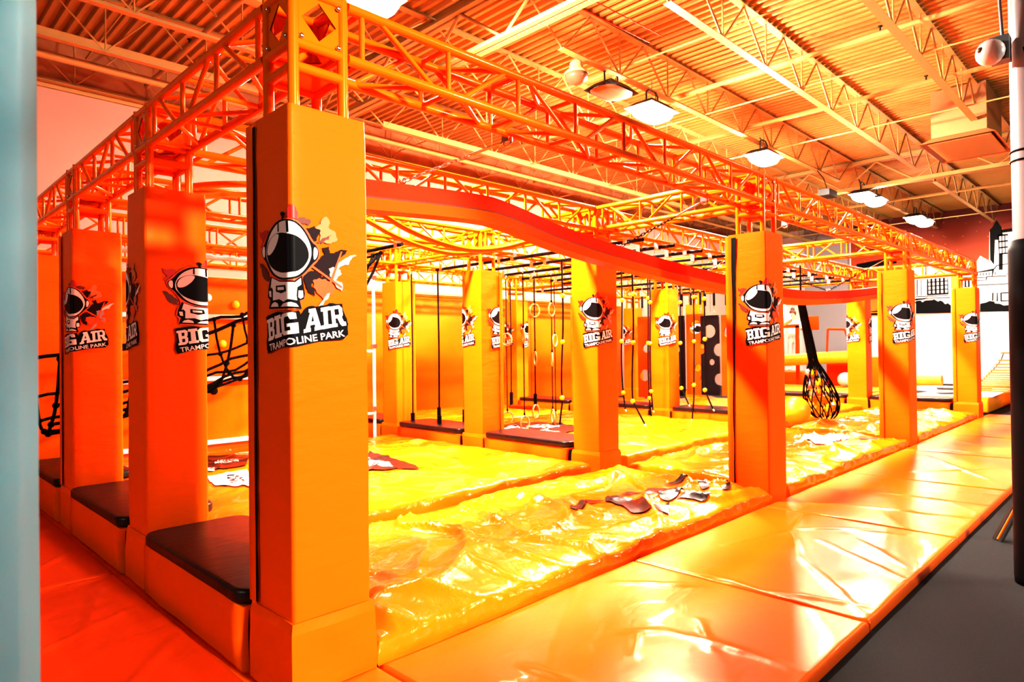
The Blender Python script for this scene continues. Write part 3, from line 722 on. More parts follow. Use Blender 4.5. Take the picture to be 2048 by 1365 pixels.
def chain(a,b,label,ends=True,dark=True):
    """straight chain hung from truss clamp a to rail eye b"""
    a,b=Vector(a),Vector(b); t=thing('hanging_chain',label,'chain',a,'chains that hold the slide rail')
    d=b-a; L=d.length; u=d.normalized()
    R=u.to_track_quat('X','Z').to_matrix()
    lk=MB(); n=0; s=.34*L
    f=lambda p:R@Vector(p)
    MB().path([f((.06,.012,0)),f((s-.02,.012,0)),f((s,0,0)),f((s-.02,-.012,0)),f((.06,-.012,0)),f((.04,0,0))],.006,6,0,True).obj('turnbuckle',M['chrome'],t)
    link_me=[None,None]
    k=0
    while s<L-.02:
        q=k%2; pts=[]
        for w in range(12):
            an=2*PI*w/12; x=.022*math.cos(an)*(1.15 if abs(math.cos(an))>.5 else 1); y=.011*math.sin(an)
            pts.append(f((x,y,0) if q==0 else (x,0,y)))
        lk.path(pts,.0038,5,0,True); m=lk
        s0=f((s+.02,0,0))
        if link_me[q] is None: link_me[q]=MB().path(pts,.0038,5,0,True).mesh('chain_link',M['black'] if dark else M['chrome'])
        link('chain_link',link_me[q],t,s0); s+=.034; k+=1
        if k>40: break
    MB().torus((0,0,0),.034,.008,'x',16,6).obj('clamp_ring',M['chrome'],t)
    MB().box((-.02,-.03,-.01),(.02,.03,.035)).obj('hanger_clamp',M['chrome'],t)
    MB().torus((0,0,0),.016,.005,'x',12,6).obj('shackle',M['chrome'],t,tuple(d))
chain((1.60,.30,2.80),(1.28,RY-.03,zr(1.3)+.13),'steel chain from the walkway truss to the slide rail, first from the corner post',dark=False)
chain((4.10,.31,2.80),(3.75,RY,zr(3.75)+.12),'black chain from the walkway truss to the slide rail, just before the second post')
chain((3.10,1.98,2.80),(3.72,RY+.02,zr(3.75)+.12),'black chain from the second-row truss to the slide rail middle')
chain((5.85,.31,2.80),(5.40,RY,zr(5.4)+.12),'pale chain beside the second walkway post',dark=False)
chain((9.70,.31,2.80),(9.05,RY,zr(9)+.12),'dark chain beside the third walkway post, holding the slide rail dip')
chain((7.9,1.98,2.80),(9.0,RY+.02,zr(9)+.12),'dark chain from the second-row truss, meeting the one by the third post')
# curved twin rails
dip=[(.32,2.69),(.75,2.80),(1.3,2.86),(2.1,2.775),(2.45,2.655),(2.78,2.575),(3.19,2.528),(3.5,2.548),(3.83,2.615),(4.16,2.71),(4.5,2.78)]
d2=interp(dip,44)
t=thing('curved_twin_rail','pair of orange curved tubes dipping under the truss in the first bay','curved rail',(0,0,0))
MB().path([(x,2.55,z) for x,z in d2],.026,12).obj('curved_tube',M['paint'],t)
MB().path([(x+.22,3.12,z+.05) for x,z in d2],.026,12).obj('curved_tube',M['paint'],t)
# black grip pipes across the trusses
CL=MB().box((-.035,-.03,-.035),(.035,.03,.075)).lathe([(.012,.07),(.012,.10)],8).mesh('hanger_clamp',M['chrome'])
PL=['first','second','third','fourth','fifth','sixth','seventh','eighth','ninth','tenth']
def grip_pipe(x,y0,y1,z,label,cl):
    t=thing('grip_pipe',label,'grip pipe',(x,y0,z),'black grip pipes under the trusses')
    MB().tube((0,0,0),(0,y1-y0,0),.023,10).obj('pipe_sleeve',M['pipe'],t)
    for c in cl: link('hanger_clamp',CL,t,(0,c-y0,0))
PX=[5.33,6.02,6.72,7.42,8.10]
for k,x in enumerate(PX): grip_pipe(x,1.78,5.7+(.1 if k%2 else 0),2.765,'black horizontal grip pipe in the middle bay, %s from the ring side'%PL[k],(2.02,2.30,3.95,4.22,5.55))
for k,x in enumerate((10.16,11.1,11.97,12.86)): grip_pipe(x,1.9,5.8,2.765,'black horizontal grip pipe in the last bay, %s beyond the second walkway post'%PL[k],(2.02,2.30,3.95,4.22))
grip_pipe(9.66,6.0,7.5,2.765,'black horizontal grip pipe by the padded wall, above the ringed ropes',(6.2,7.3))
grip_pipe(8.7,2.6,5.9,2.765,'short black grip pipe above the yellow-balled ropes',(3.95,4.22))
# rings
RING=MB().torus((0,0,0),.105,.014,'x',30,8).mesh('wooden_ring',M['wood'])
def carab(t,z=0):
    MB().path([(0,.012*math.cos(a),-.03+.03*math.sin(a)) for a in [2*PI*q/12 for q in range(12)]],.004,5,0,True).obj('hanging_clip',M['chrome'],t,(0,0,z))
def ring_ladder(x,y,zt,rings,label):
    t=thing('ring_ladder',label,'ring ladder',(x,y,zt),'wooden ring ladders'); carab(t)
    z=-.07
    for zr_,rot in rings:
        zz=zr_-zt
        MB().path([(0,0,z),(.004,.003,(z+zz+.1)/2),(0,0,zz+.1)],.009,6).obj('rope_section',M['rope'],t)
        MB().tube((0,0,zz+.085),(0,0,zz+.155),.015,6).obj('rope_knot',M['rope'],t)
        o=link('wooden_ring',RING,t,(0,0,zz)); o.rotation_euler=(0,0,rot)
        z=zz-.10
RAD=math.radians
ring_ladder(6.62,5.42,2.74,[(1.64,RAD(10)),(.30,RAD(70))],'two-ring rope ladder half hidden by the yellow post')
ring_ladder(5.93,4.35,2.70,[(1.68,RAD(-40)),(.35,RAD(95))],'two-ring rope ladder closest to the yellow post')
ring_ladder(6.55,4.69,2.74,[(2.10,RAD(85)),(1.32,RAD(-35)),(.46,RAD(105))],'three-ring rope ladder in the middle of the rings')
ring_ladder(6.75,4.50,2.74,[(2.11,RAD(105)),(1.30,RAD(-45)),(.38,RAD(-35))],'three-ring rope ladder beside the yellow-balled rope')
ring_ladder(7.68,5.25,2.74,[(1.62,RAD(110)),(.22,RAD(-30))],'two-ring rope ladder farthest back, behind the three-ring ladder')
# swing bars
def swing(x,y,L,zt,zbar,label):
    t=thing('swing_bar',label,'swing bar',(x,y,zt),'orange swing bars on ropes')
    for s in (0,L):
        MB().path([(0,s,-.05),(.006,s-.004,(zbar-zt)/2),(0,s,zbar-zt+.24)],.012,6).obj('hanging_rope',M['rope'],t)
        MB().tube((0,s,zbar-zt),(0,s,zbar-zt+.26),.032,10).obj('rope_sleeve',M['black'],t)
    MB().tube((0,-.05,zbar-zt),(0,L+.05,zbar-zt),.038,12).obj('bar',M['orangeboard'],t)
swing(5.33,5.05,.62,2.74,.30,'orange swing bar on two ropes between the two yellow posts')
swing(4.88,5.10,.66,2.72,.24,'orange swing bar partly hidden by the fourth-row yellow post')
swing(7.25,5.35,.60,2.74,.42,'orange swing bar hanging behind the ring ladders')
# ropes with yellow balls
def ball_rope(x,y,balls,end,sway,label):
    zt=2.74; t=thing('ball_rope',label,'rope','xyz' and (x,y,zt),'black ropes with yellow balls')
    def c(z): 
        k=(zt-z)/(zt-end); return (0.02*math.sin(k*7+x)*k, .03*math.sin(k*6+y)*k+sway*max(0,k-.86)*2.6, z-zt)
    MB().path([c(zt-(zt-end)*q/24) for q in range(25)],.0125,6).obj('hanging_rope',M['rope'],t)
    me=None
    for z in balls:
        if me is None: me=MB().ball((0,0,0),.036,14).mesh('ball',M['bead'])
        link('ball',me,t,c(z))
    MB().tube(c(end),(c(end)[0],c(end)[1]+.02*(1 if sway>=0 else -1),c(end)[2]-.03),.012,6).obj('rope_tip',M['g_wht'],t)
def zpx(py,dep): return 1.5+(686-py)*dep/1317.7
for x,y,dep,bl,en,sw,lab in [(5.97,3.60,9.52,(583,676,788),843,.25,'black rope with yellow balls beside the ring ladders'),
  (7.69,3.78,10.9,(594,676,779),812,-.05,'black rope with yellow balls, first past the second-row post'),
  (6.72,2.90,9.6,(582,679,796),840,-.5,'black rope with yellow balls and bent tail, second past the second-row post'),
  (8.45,3.73,11.4,(599,681,777),815,-.05,'black rope with yellow balls over the orange hole board'),
  (8.65,3.90,11.6,(590,680,791),838,-.1,'black rope with yellow balls at the edge of the third-row yellow post'),
  (9.05,3.50,11.7,(600,681,771),803,-.4,'black rope with yellow balls crossing the emblem of the third-row post'),
  (8.72,3.05,11.2,(590,678,765),832,.12,'black rope with yellow balls at the other edge of the third-row post'),
  (8.29,2.62,10.5,(593,674,776),813,-.4,'black rope with yellow balls in front of the black hole board')]:
    ball_rope(x,y,[zpx(b,dep) for b in bl],zpx(en,dep),sw,lab)

# hole boards
def board(name,x,y0,y1,z0,z1,holes,notch,m,label):
    """flat hanging board (plane x = const) with round holes; notch = half-round bites (edge, z, r)"""
    cu=bpy.data.curves.new(name,'CURVE'); cu.dimensions='2D'; cu.fill_mode='BOTH'; cu.extrude=.02
    def spl(pts):
        s=cu.splines.new('POLY'); s.points.add(len(pts)-1); s.use_cyclic_u=True
        for p_,c in zip(s.points,pts): p_.co=(c[0],c[1],0,1)
    w,h=y1-y0,z1-z0
    def bite(edge):
        out=[]
        for e,zc,r in sorted([n for n in notch if n[0]==edge],key=lambda n:n[1]):
            for k in range(13):
                a=-PI/2+PI*k/12; out.append(((w-r*math.cos(a)) if edge=='r' else (r*math.cos(a)),zc+r*math.sin(a)))
        return out
    outer=[(0,0),(w,0)]+bite('r')+[(w,h),(0,h)]+bite('l')[::-1]
    spl(outer)
    for cy,czz,r in holes: spl([(cy+r*math.cos(2*PI*k/24),czz+r*math.sin(2*PI*k/24)) for k in range(24)])
    ob=bpy.data.objects.new('b',cu); COL.objects.link(ob)
    me=bpy.data.meshes.new_from_object(ob.evaluated_get(bpy.context.evaluated_depsgraph_get())); bpy.data.objects.remove(ob)
    for v in me.vertices: v.co=Vector((v.co.z,w-v.co.x,v.co.y))      # seen from -X: board x runs toward -Y
    me.materials.clear(); me.materials.append(m)
    t=thing('hole_board',label,'climbing board',(x,y0,z0),'hanging boards with round holes')
    link('board_panel',me,t)
    for s in (.25,.75):
        MB().path([(0,w*s,h-.02),(0,w*s,h+.2),(.0,w*s,2.76-z0)],.012,6).obj('hanging_strap',M['chrome'],t)
        MB().tube((0,w*s,h+.18),(0,w*s,h+.42),.022,6).obj('strap_sleeve',M['black'],t)
board('a',10.18,3.63,4.03,.55,2.10,[(.20,1.30,.13),(.24,.52,.07),(.02+.12,.22,.0001+.05)],[('r',.98,.11),('r',.30,.12)],M['orangeboard'],'orange hanging board with round holes beside the third-row yellow post')
board('b',10.10,3.31,3.68,.56,2.06,[(.18,1.20,.125),(.22,.62,.06)],[('r',.85,.12),('r',.30,.11),('l',.87,.0+.10)],M['e_blk'],'black hanging board with round holes and scalloped edge')
board('c',10.18,2.90,3.30,.55,2.06,[(.18,1.20,.13),(.22,.62,.06),(.3,.9,.1)],[('r',.3,.12)],M['orangeboard'],'orange hanging board with round holes beside the second walkway post')
board('d',10.10,4.03,4.22,.52,2.08,[],[('l',.9,.09),('l',.4,.08)],M['e_blk'],'thin black edge of a hanging board, behind the yellow post')
board('e',10.18,4.72,5.15,.45,2.10,[(.20,1.0,.09),(.15,.45,.12)],[('r',.2,.12)],M['orangeboard'],'orange hanging board with holes between two balled ropes')

# cargo net trough
def cargo(label):
    t=thing('cargo_net',label,'cargo net',(0,0,0))
    edge=interp([(.0,1.45),(.7,1.56),(1.32,1.70),(1.72,1.86),(2.4,2.03),(3.2,2.28),(3.40,2.70)],34)
    ez=lambda x:min(edge,key=lambda p:abs(p[0]-x))[1]
    def S(x,v):
        sag=.72*(1-min(1,max(0,(x-2.0)/1.35))); k=1-(2*v-1)**2
        return (x+.03*N3(x*3,v*5,1),4.36+1.28*v,ez(x)-sag*k**.8-.04*N3(x*4,v*4,3))
    mb=MB()
    nx,nv=12,8
    for a in range(nx):
        x=3.38*a/(nx-1); mb.path([S(x,b/16) for b in range(17)],.015,6)
    for b in range(nv):
        v=b/(nv-1); mb.path([S(3.38*a/30,v) for a in range(31)],.019 if b in (0,nv-1) else .015,6)
    mb.obj('net_mesh',M['rope'],t)
    kme=MB().ball((0,0,0),.030,8).mesh('net_knot',M['rope'])
    for a in range(nx):
        for b in range(0,nv): link('net_knot',kme,t,S(3.38*a/(nx-1),b/(nv-1)))
    for y in (4.38,5.5): MB().path([(3.40,y,2.72),(3.1,y+.03,2.42),(2.75,y+.02,2.12)],.022,7).obj('hanging_rope',M['rope'],t)
cargo('sagging black rope cargo net between the open end and the curved rails')
grip_pipe(3.38,3.9,5.75,2.765,'black pipe holding the upper edge of the cargo net',(4.0,5.5))

# climbing board with white rails
t=thing('climbing_board','orange climbing board with white horizontal rails and small holds','climbing board',(0,6.45,0))
bevelled('board_panel',M['vinyl_dim'],(.45,.02,.24),(3.9,.06,2.50),.01,2,t)
for z in (.29,1.135,1.965,2.76): bevelled('white_rail',M['greypaint'],(.4,-.05,z-.03),(3.95,.018,z+.03),.008,2,t)
for x in (.42,3.92): MB().box((x-.03,-.045,0),(x+.03,.015,2.76)).obj('upright',M['greypaint'],t)
for x,z,m in ((2.05,2.22,'g_wht'),(2.42,2.14,'bead'),(2.24,1.60,'bead'),(2.12,.97,'e_blk'),(1.95,2.56,'e_blk'),(3.2,1.5,'bead'),(3.4,2.0,'g_wht'),(1.2,1.4,'bead')):
    MB().ball((x,0,z),.055,10,0,(1,.6,1)).obj('climbing_hold',M[m],t)
t=thing('pipe_rack','white vertical pipe with two short side pipes beside the fourth-row post','pipe rack',(4.34,6.0,0))
MB().tube((0,0,.36),(0,0,2.64),.024,10).obj('pipe_upright',M['greypaint'],t)
for z in (.52,1.47,2.55): MB().tube((0,0,z),(-1.0,0,z),.024,10).obj('side_pipe',M['greypaint'],t)
for z in (.6,1.55,2.6): MB().box((-.035,-.035,z-.03),(.035,.035,z+.03)).obj('pipe_clamp',M['chrome'],t)
MB().lathe([(.06,0),(.06,.02),(.024,.03),(.024,.4)],12).obj('foot_plate',M['greypaint'],t)

# net bag with foam chunks, exercise ball
def netbag(x,y,zt,zb,R,label,lean):
    t=thing('net_bag',label,'net bag',(x,y,0))
    H=zt-zb
    def rad(k):
        if k<.52: return .05+.035*k
        s=(k-.52)/.48; return .068+(R-.068)*math.sin(min(1,s*1.35)*PI/2)*math.sqrt(max(0,1-max(0,(s-.62)/.40)**2))
    def pt(k,a): return (lean[0]*k+rad(k)*math.cos(a),lean[1]*k+rad(k)*math.sin(a),zt-H*k)
    mb=MB(); n=12
    for d in (1,-1):
        for q in range(n):
            mb.path([pt(k/40,2*PI*q/n+d*k/40*2.1) for k in range(41)],.010,5)
    mb.obj('netting',M['rope'],t)
    MB().path([(0,0,2.78),(0,0,zt)],.014,6).obj('hanging_rope',M['rope'],t)
    MB().torus((0,0,zt+.02),.03,.008,'x',14,6).obj('hanging_clip',M['chrome'],t)
    return pt,rad
pt,rad=netbag(9.62,1.62,2.20,.28,.27,'black net bag stuffed with foam chunks, hanging past the second walkway post',(.36,-.22))
for q in range(26):
    k=random.uniform(.62,.97); a=random.uniform(0,2*PI); p_=pt(k,a); f=random.uniform(.35,.85)
    c=(9.62+.36*k+(p_[0]-.36*k)*f,1.62-.22*k+(p_[1]+.22*k)*f,p_[2]+.02)
    bm=bmesh.new(); bmesh.ops.create_icosphere(bm,subdivisions=1,radius=.075)
    for v in bm.verts: v.co*=random.uniform(.75,1.1)
    me=bpy.data.meshes.new('foam_chunk'); bm.to_mesh(me); bm.free(); y_=q%3
    me.materials.append(M['bead'] if y_ else M['foam'])
    o=link('foam_chunk',me,None,c)
    tag(o,('yellow' if y_ else 'grey')+' foam chunk inside the black hanging net bag','foam chunk',('yellow' if y_ else 'grey')+' foam chunks in the net bag')
o=MB().ball((0,0,0),.225,28).obj('exercise_ball',M['yellowpad'],None,(9.28,1.60,.44)); tag(o,'large yellow exercise ball on the crash bag beside the net bag','ball')

# ------------------------------------------------------------------ far attractions
t=thing('ramp_block','orange vinyl ramp block with slanted red face beyond the net bag','ramp',(17.6,3.0,0))
MB().add([(0,-.7,0),(0,1.05,0),(0,1.05,1.12),(0,-.7,1.12),(1.2,-.7,0),(1.2,1.05,0),(1.2,1.05,1.12),(1.2,-.7,1.12)],[(0,1,2,3)[::-1],(4,5,6,7),(0,4,5,1),(3,2,6,7),(0,3,7,4),(1,5,6,2)]).obj('block_body',M['vinyl'],t)
MB().add([(-.012,1.05,0),(-.012,.55,0),(-.012,.25,1.0),(-.012,1.05,1.0)],[(0,3,2,1)]).obj('slanted_face',M['redrail'],t)
t=thing('hurdle_frame','tall orange leaning frame standing on the ramp block','frame',(17.7,3.3,1.12))
for a,b in (((0,.78,0),(0,.74,.78)),((0,.74,.78),(0,.30,.76)),((0,.30,.76),(0,.08,0))): MB().tube(a,b,.03,8).obj('frame_bar',M['orangeboard'],t)
o=MB().path([(17.0,2.95,1.16),(17.0,4.0,1.12),(17.0,5.0,1.05)],.16,16).obj('padded_roller',M['yellowpad']); tag(o,'thick orange padded roller bar in front of the ramp block','roller')
o=MB().ball((0,0,0),.19,20).obj('play_ball',M['blue'],None,(17.0,3.38,.56)); tag(o,'pale blue ball on the yellow pad before the ramp block','ball')
o=bevelled('landing_pad',M['yellowpad'],(15.3,2.4,.02),(17.5,5.6,.36),.04,2); tag(o,'yellow landing pad under the pale blue ball','landing pad')
o=bevelled('landing_pad',M['yellowpad'],(15.2,.03,.02),(19.4,2.3,.34),.04,2); tag(o,'yellow pad printed with black and white patches, beyond the last platform','landing pad')
def flat(poly,z,m,par): MB().poly([poly],lambda a,b:(a,b,z)).obj('printed_graphic',m,par)
flat([(15.4,0),(19,.1),(19,2.1),(15.4,2.1)],.344,M['g_wht'],o); flat([(15.9,.6),(16.6,.9),(16.2,1.2),(15.8,1.0)],.347,M['e_blk'],o); flat([(17.2,.3),(18.6,.5),(18.2,1.6),(17.4,1.4)],.347,M['e_blk'],o); flat([(15.6,1.5),(16.6,1.4),(17,1.9),(15.7,2.0)],.347,M['e_blk'],o)
o=MB().path([(18.6,1.55,.52),(18.6,2.0,.50),(18.6,2.22,.50)],.13,16).obj('padded_roller',M['yellowpad']); tag(o,'yellow padded roller lying on the printed pad','roller')
o=bevelled('landing_pad',M['yellowpad'],(16.6,-1.6,.02),(18.15,-.2,.22),.04,2); tag(o,'yellow pad under the plank bridge','landing pad')
t=thing('tower_post','orange post of the plank bridge tower beside the black column','post',(18.2,-.75,0)); t['kind']='thing'
bevelled('post_body',M['orangeboard'],(0,0,0),(.5,.75,1.28),.02,2,t)
t=thing('plank_bridge','sagging wooden plank bridge on thin ropes beside the black column','plank bridge',(0,0,0))
PB=[(17.6,.40-.01*k,1.17) for k in range(2)]
pts=[]
for k in range(15):
    s=k/14; pts.append((16.2-.5*s,-.1+.62*s-.12*s*s,1.25-.80*s**.62))
me=MB().box((-.04,-.75,-.012),(.04,.05,.014)).mesh('plank',M['plank'])
for p_ in pts: link('plank',me,t,p_)
MB().path([(a,b,c+.02) for a,b,c in pts],.008,5).obj('bridge_rope',M['rope'],t)
MB().path([(a,b-.7,c-.03) for a,b,c in pts],.012,5).obj('bridge_rope',M['rope'],t)
# orange frame and pale column beyond the net bag
t=thing('gate_frame','orange gate frame beside the pale wall column, beyond the net bag','frame',(17.5,4.79,0))
for y in (0,.62): MB().box((-.04,y-.04,0),(.04,y+.04,2.02)).obj('frame_post',M['orangeboard'],t)
MB().box((-.04,-.04,1.96),(.04,.66,2.06)).obj('frame_top',M['orangeboard'],t)
o=bevelled('round_pad',M['orangeboard'],(18.3,4.5,1.9),(18.36,5.0,2.3),.02,2,None,None); tag(o,'small orange padded panel behind the gate frame','pad')
MB().box((18.3,4.7,0),(18.36,4.8,1.92)).obj('pad_stand',M['grey'],o)
struct('trim_or_shade_20',MB().box((XE-.25,6.25,0),(XE-.002,7.9,6.2)),M['polewhite'])
# hanging pale cushion
o=bevelled('hanging_cushion',M['shirt'],(-.12,-.30,-.5),(.12,.30,.5),.08,3,None,(12.4,3.35,2.30)); o.rotation_euler=(RAD(-24),0,0); tag(o,'pale tilted cushion hanging behind the hole boards','cushion')
MB().tube((0,.05,.45),(0,.25,.75),.012,6).obj('cushion_strap',M['chrome'],o)

# person standing behind the gate frame
def person(x,y,zf):
    t=thing('person','person with brown bun and white shirt resting an arm on the orange gate frame','person',(x,y,zf)); t['kind']='thing'
    J={'pel':(0,0,.95,.13),'sp':(-.01,0,1.15,.125),'ch':(-.03,0,1.35,.135),'nk':(-.05,0,1.49,.055),'hd0':(-.07,0,1.57,.075),'hd1':(-.08,0,1.65,.09),'hd2':(-.075,0,1.71,.07),
       'sl':(-.03,.18,1.40,.06),'el':(-.10,.26,1.15,.045),'hl':(-.25,.20,1.02,.032),'sr':(-.03,-.18,1.40,.06),'er':(-.22,-.30,1.22,.045),'hr':(-.42,-.42,1.24,.032),
       'll':(0,.09,.88,.095),'kl':(-.02,.10,.48,.062),'al':(0,.10,.07,.045),'fl':(-.14,.11,.035,.035),'lr':(0,-.09,.88,.095),'kr':(-.02,-.10,.48,.062),'ar':(0,-.10,.07,.045),'fr':(-.14,-.11,.035,.035)}
    ed=[('pel','sp'),('sp','ch'),('ch','nk'),('nk','hd0'),('hd0','hd1'),('hd1','hd2'),('ch','sl'),('sl','el'),('el','hl'),('ch','sr'),('sr','er'),('er','hr'),('pel','ll'),('ll','kl'),('kl','al'),('al','fl'),('pel','lr'),('lr','kr'),('kr','ar'),('ar','fr')]
    ks=list(J); vs=[J[k][:3] for k in ks]; es=[(ks.index(a),ks.index(b)) for a,b in ed]; rad_=[J[k][3] for k in ks]
    for s,hx,hy,hz in ((.20,-.25,.20,1.02),(-.42,-.42,-.42,1.24)):
        base=ks.index('hl' if s>0 else 'hr')
        for f in range(5):
            b=len(vs); oy=(f-2)*.02
            vs+=[(hx-.05,hy+oy,hz),(hx-.10+.01*abs(f-2),hy+oy*1.2,hz-.01),(hx-.13+.015*abs(f-2),hy+oy*1.25,hz-.03)]; rad_+=[.010,.009,.008]
            es+=[(base,b),(b,b+1),(b+1,b+2)]
    me=bpy.data.meshes.new('body'); me.from_pydata(vs,es,[]); o=link('body',me,t)
    o.modifiers.new('s','SKIN'); sk=me.skin_vertices[0].data
    for i_,r in enumerate(rad_): sk[i_].radius=(r,r)
    sk[0].use_root=True
    sd=o.modifiers.new('d','SUBSURF'); sd.levels=2; sd.render_levels=2
    ev=o.evaluated_get(bpy.context.evaluated_depsgraph_get()); m2=bpy.data.meshes.new_from_object(ev)
    bpy.data.objects.remove(o)
    for m in ('skin','shirt','trouser'): m2.materials.append(M[m])
    for p_ in m2.polygons:
        c=p_.center; p_.use_smooth=True
        p_.material_index=0
        if c.z<.97: p_.material_index=2
        elif c.z<1.47 and (abs(c.y)<.25): p_.material_index=1
        if c.z<.06: p_.material_index=2
        if c.x<-.24 and c.z<1.3: p_.material_index=0
    link('body',m2,t)
    hb=MB().ball((-.05,0,1.68),.105,16,0,(.95,.9,1)); hb.ball((.02,.03,1.80),.055,12).obj('hair',M['hair'],t)
    for s in (-1,1): MB().ball((-.165,s*.033,1.655),.011,8).obj('eye',M['e_blk'],t)
    MB().ball((-.172,0,1.63),.016,8,0,(1,.8,1.3)).obj('nose',M['skin'],t)
    MB().ball((-.158,0,1.595),.02,8,0,(.5,1.1,.35)).obj('mouth',M['e_red'],t)
person(18.1,5.13,.72)
o=bevelled('stand_block',M['vinyl'],(17.75,5.0-.2,.02),(18.6,5.9,.715),.03,2); tag(o,'orange block the person stands on','block')

# ------------------------------------------------------------------ mural on the end wall
t=thing('mural','wall mural of a black and white city under an orange sky','mural',(XE-.006,0,0))
MB().box((0,-8.9,2.53),(.004,6.2,6.25)).obj('mural_sky',M['mural'],t)
MU={"bush1":[[4.0,2.57],[3.99,3.04],[3.84,3.05],[3.78,2.98],[3.69,3.04],[3.47,3.04],[3.41,3.07],[3.29,2.98],[3.21,3.01],[3.14,2.97],[3.07,2.87],[2.98,2.9],[2.89,2.81],[2.9,2.55]],"bush2":[[2.04,2.55],[2.03,2.83],[1.86,2.86],[1.76,2.91],[1.62,2.88],[1.61,2.82],[1.46,2.79],[1.36,2.73],[1.23,2.74],[1.19,2.8],[1.19,2.52]],"line1":[[3.99,3.21],[2.94,3.19],[2.94,3.17],[3.99,3.18]],"line2":[[3.99,3.13],[2.91,3.11],[2.91,3.08],[3.99,3.11]],"win1":[[3.62,3.82],[2.97,3.83],[2.96,3.22],[3.63,3.22]],"bar1":[[3.95,3.82],[3.92,3.82],[3.93,3.23],[3.96,3.23]],"bar2":[[3.82,3.82],[3.8,3.82],[3.8,3.22],[3.82,3.22]],"win2":[[2.58,3.75],[2.32,3.74],[2.32,3.43],[2.51,3.44]],"rock1":[[2.13,3.49],[1.19,3.48],[1.19,3.45],[2.13,3.46]],"rock2":[[2.13,3.76],[1.84,3.74],[1.82,3.77],[1.28,3.75],[1.28,3.81],[1.19,3.82],[1.19,3.79],[1.27,3.79],[1.27,3.72],[1.81,3.74],[1.83,3.62],[2.13,3.63],[2.13,3.66],[1.85,3.64],[1.85,3.72],[2.13,3.73]],"col1":[[1.68,3.19],[1.64,3.19],[1.65,2.91],[1.69,2.91]],"col2":[[1.55,3.18],[1.52,3.18],[1.52,2.88],[1.56,2.88]],"col3":[[1.45,3.18],[1.2,3.18],[1.2,3.14],[1.41,3.14],[1.41,2.91],[1.22,2.9],[1.22,2.87],[1.45,2.87]],"ltower":[[1.72,4.33],[1.71,5.37],[1.64,5.44],[1.52,5.69],[1.38,5.41],[1.35,5.15],[1.37,3.95],[1.48,3.96],[1.46,4.99],[1.57,5.0],[1.61,4.15]],"wind":[[1.49,5.17],[1.21,5.16],[1.22,4.48],[1.47,4.48]],"wintop":[[1.39,5.32],[0.93,5.35],[0.94,5.23],[1.39,5.22]],"fort":[[2.13,3.94],[1.62,4.02],[1.54,4.13],[1.2,4.16],[1.2,4.13],[1.52,4.1],[1.61,3.98],[1.66,3.76],[1.68,3.76],[1.67,3.94],[2.11,3.91]]}
def mu(name,poly,m,lay): MB().poly([poly],lambda a,b:(-lay,a,b)).obj(name,m,t)
mu('painted_city',[(4.6,2.56),(4.6,4.0),(4.1,4.0),(4.1,4.35),(2.2,4.35),(2.2,4.15),(2.0,4.5),(1.75,4.3),(1.72,5.3),(1.5,5.6),(1.38,5.3),(.4,5.3),(-1.5,4.9),(-1.5,2.56)],M['g_wht'],.004)
for k,v in MU.items(): mu('painted_shape',v,M['e_blk'],.008)
for a in range(5):
    for b in range(4): mu('painted_window',[(3.58-.13*a,3.28+.145*b),(3.51-.13*a,3.28+.145*b),(3.51-.13*a,3.39+.145*b),(3.58-.13*a,3.39+.145*b)],M['g_wht'],.011)
for a in range(2): mu('painted_window',[(2.52-.1*a,3.46),(2.47-.1*a,3.46),(2.47-.1*a,3.73),(2.52-.1*a,3.73)],M['g_wht'],.011)
for a in range(3):
    for b in range(3): mu('painted_window',[(1.45-.085*a,4.53+.21*b),(1.39-.085*a,4.53+.21*b),(1.39-.085*a,4.69+.21*b),(1.45-.085*a,4.69+.21*b)],M['e_gry'] if False else M['g_wht'],.011)
for a in range(7): mu('painted_shape',[(2.1-.085*a,3.80),(2.075-.085*a,3.80),(2.075-.085*a,3.9),(2.1-.085*a,3.9)],M['e_blk'],.008)
mu('painted_shape',[(2.88,3.85),(2.68,3.85),(2.68,3.42),(2.88,3.42)],M['bead'],.012)
for a in range(5): mu('brush_stroke',[(6.1-.35*a,2.60+.10*a),(4.9-.3*a,2.56+.13*a),(4.8-.3*a,2.62+.13*a),(5.4-.3*a,2.66+.11*a)],M['e_blk'],.006)
for a,(y0,y1,z0) in enumerate(((4.6,6.0,4.4),(4.3,5.6,4.9))): mu('painted_shape',[(y1,z0),(y0,z0+.1),(y0,z0+.35),(y1,z0+.2)],M['e_blk'],.006)

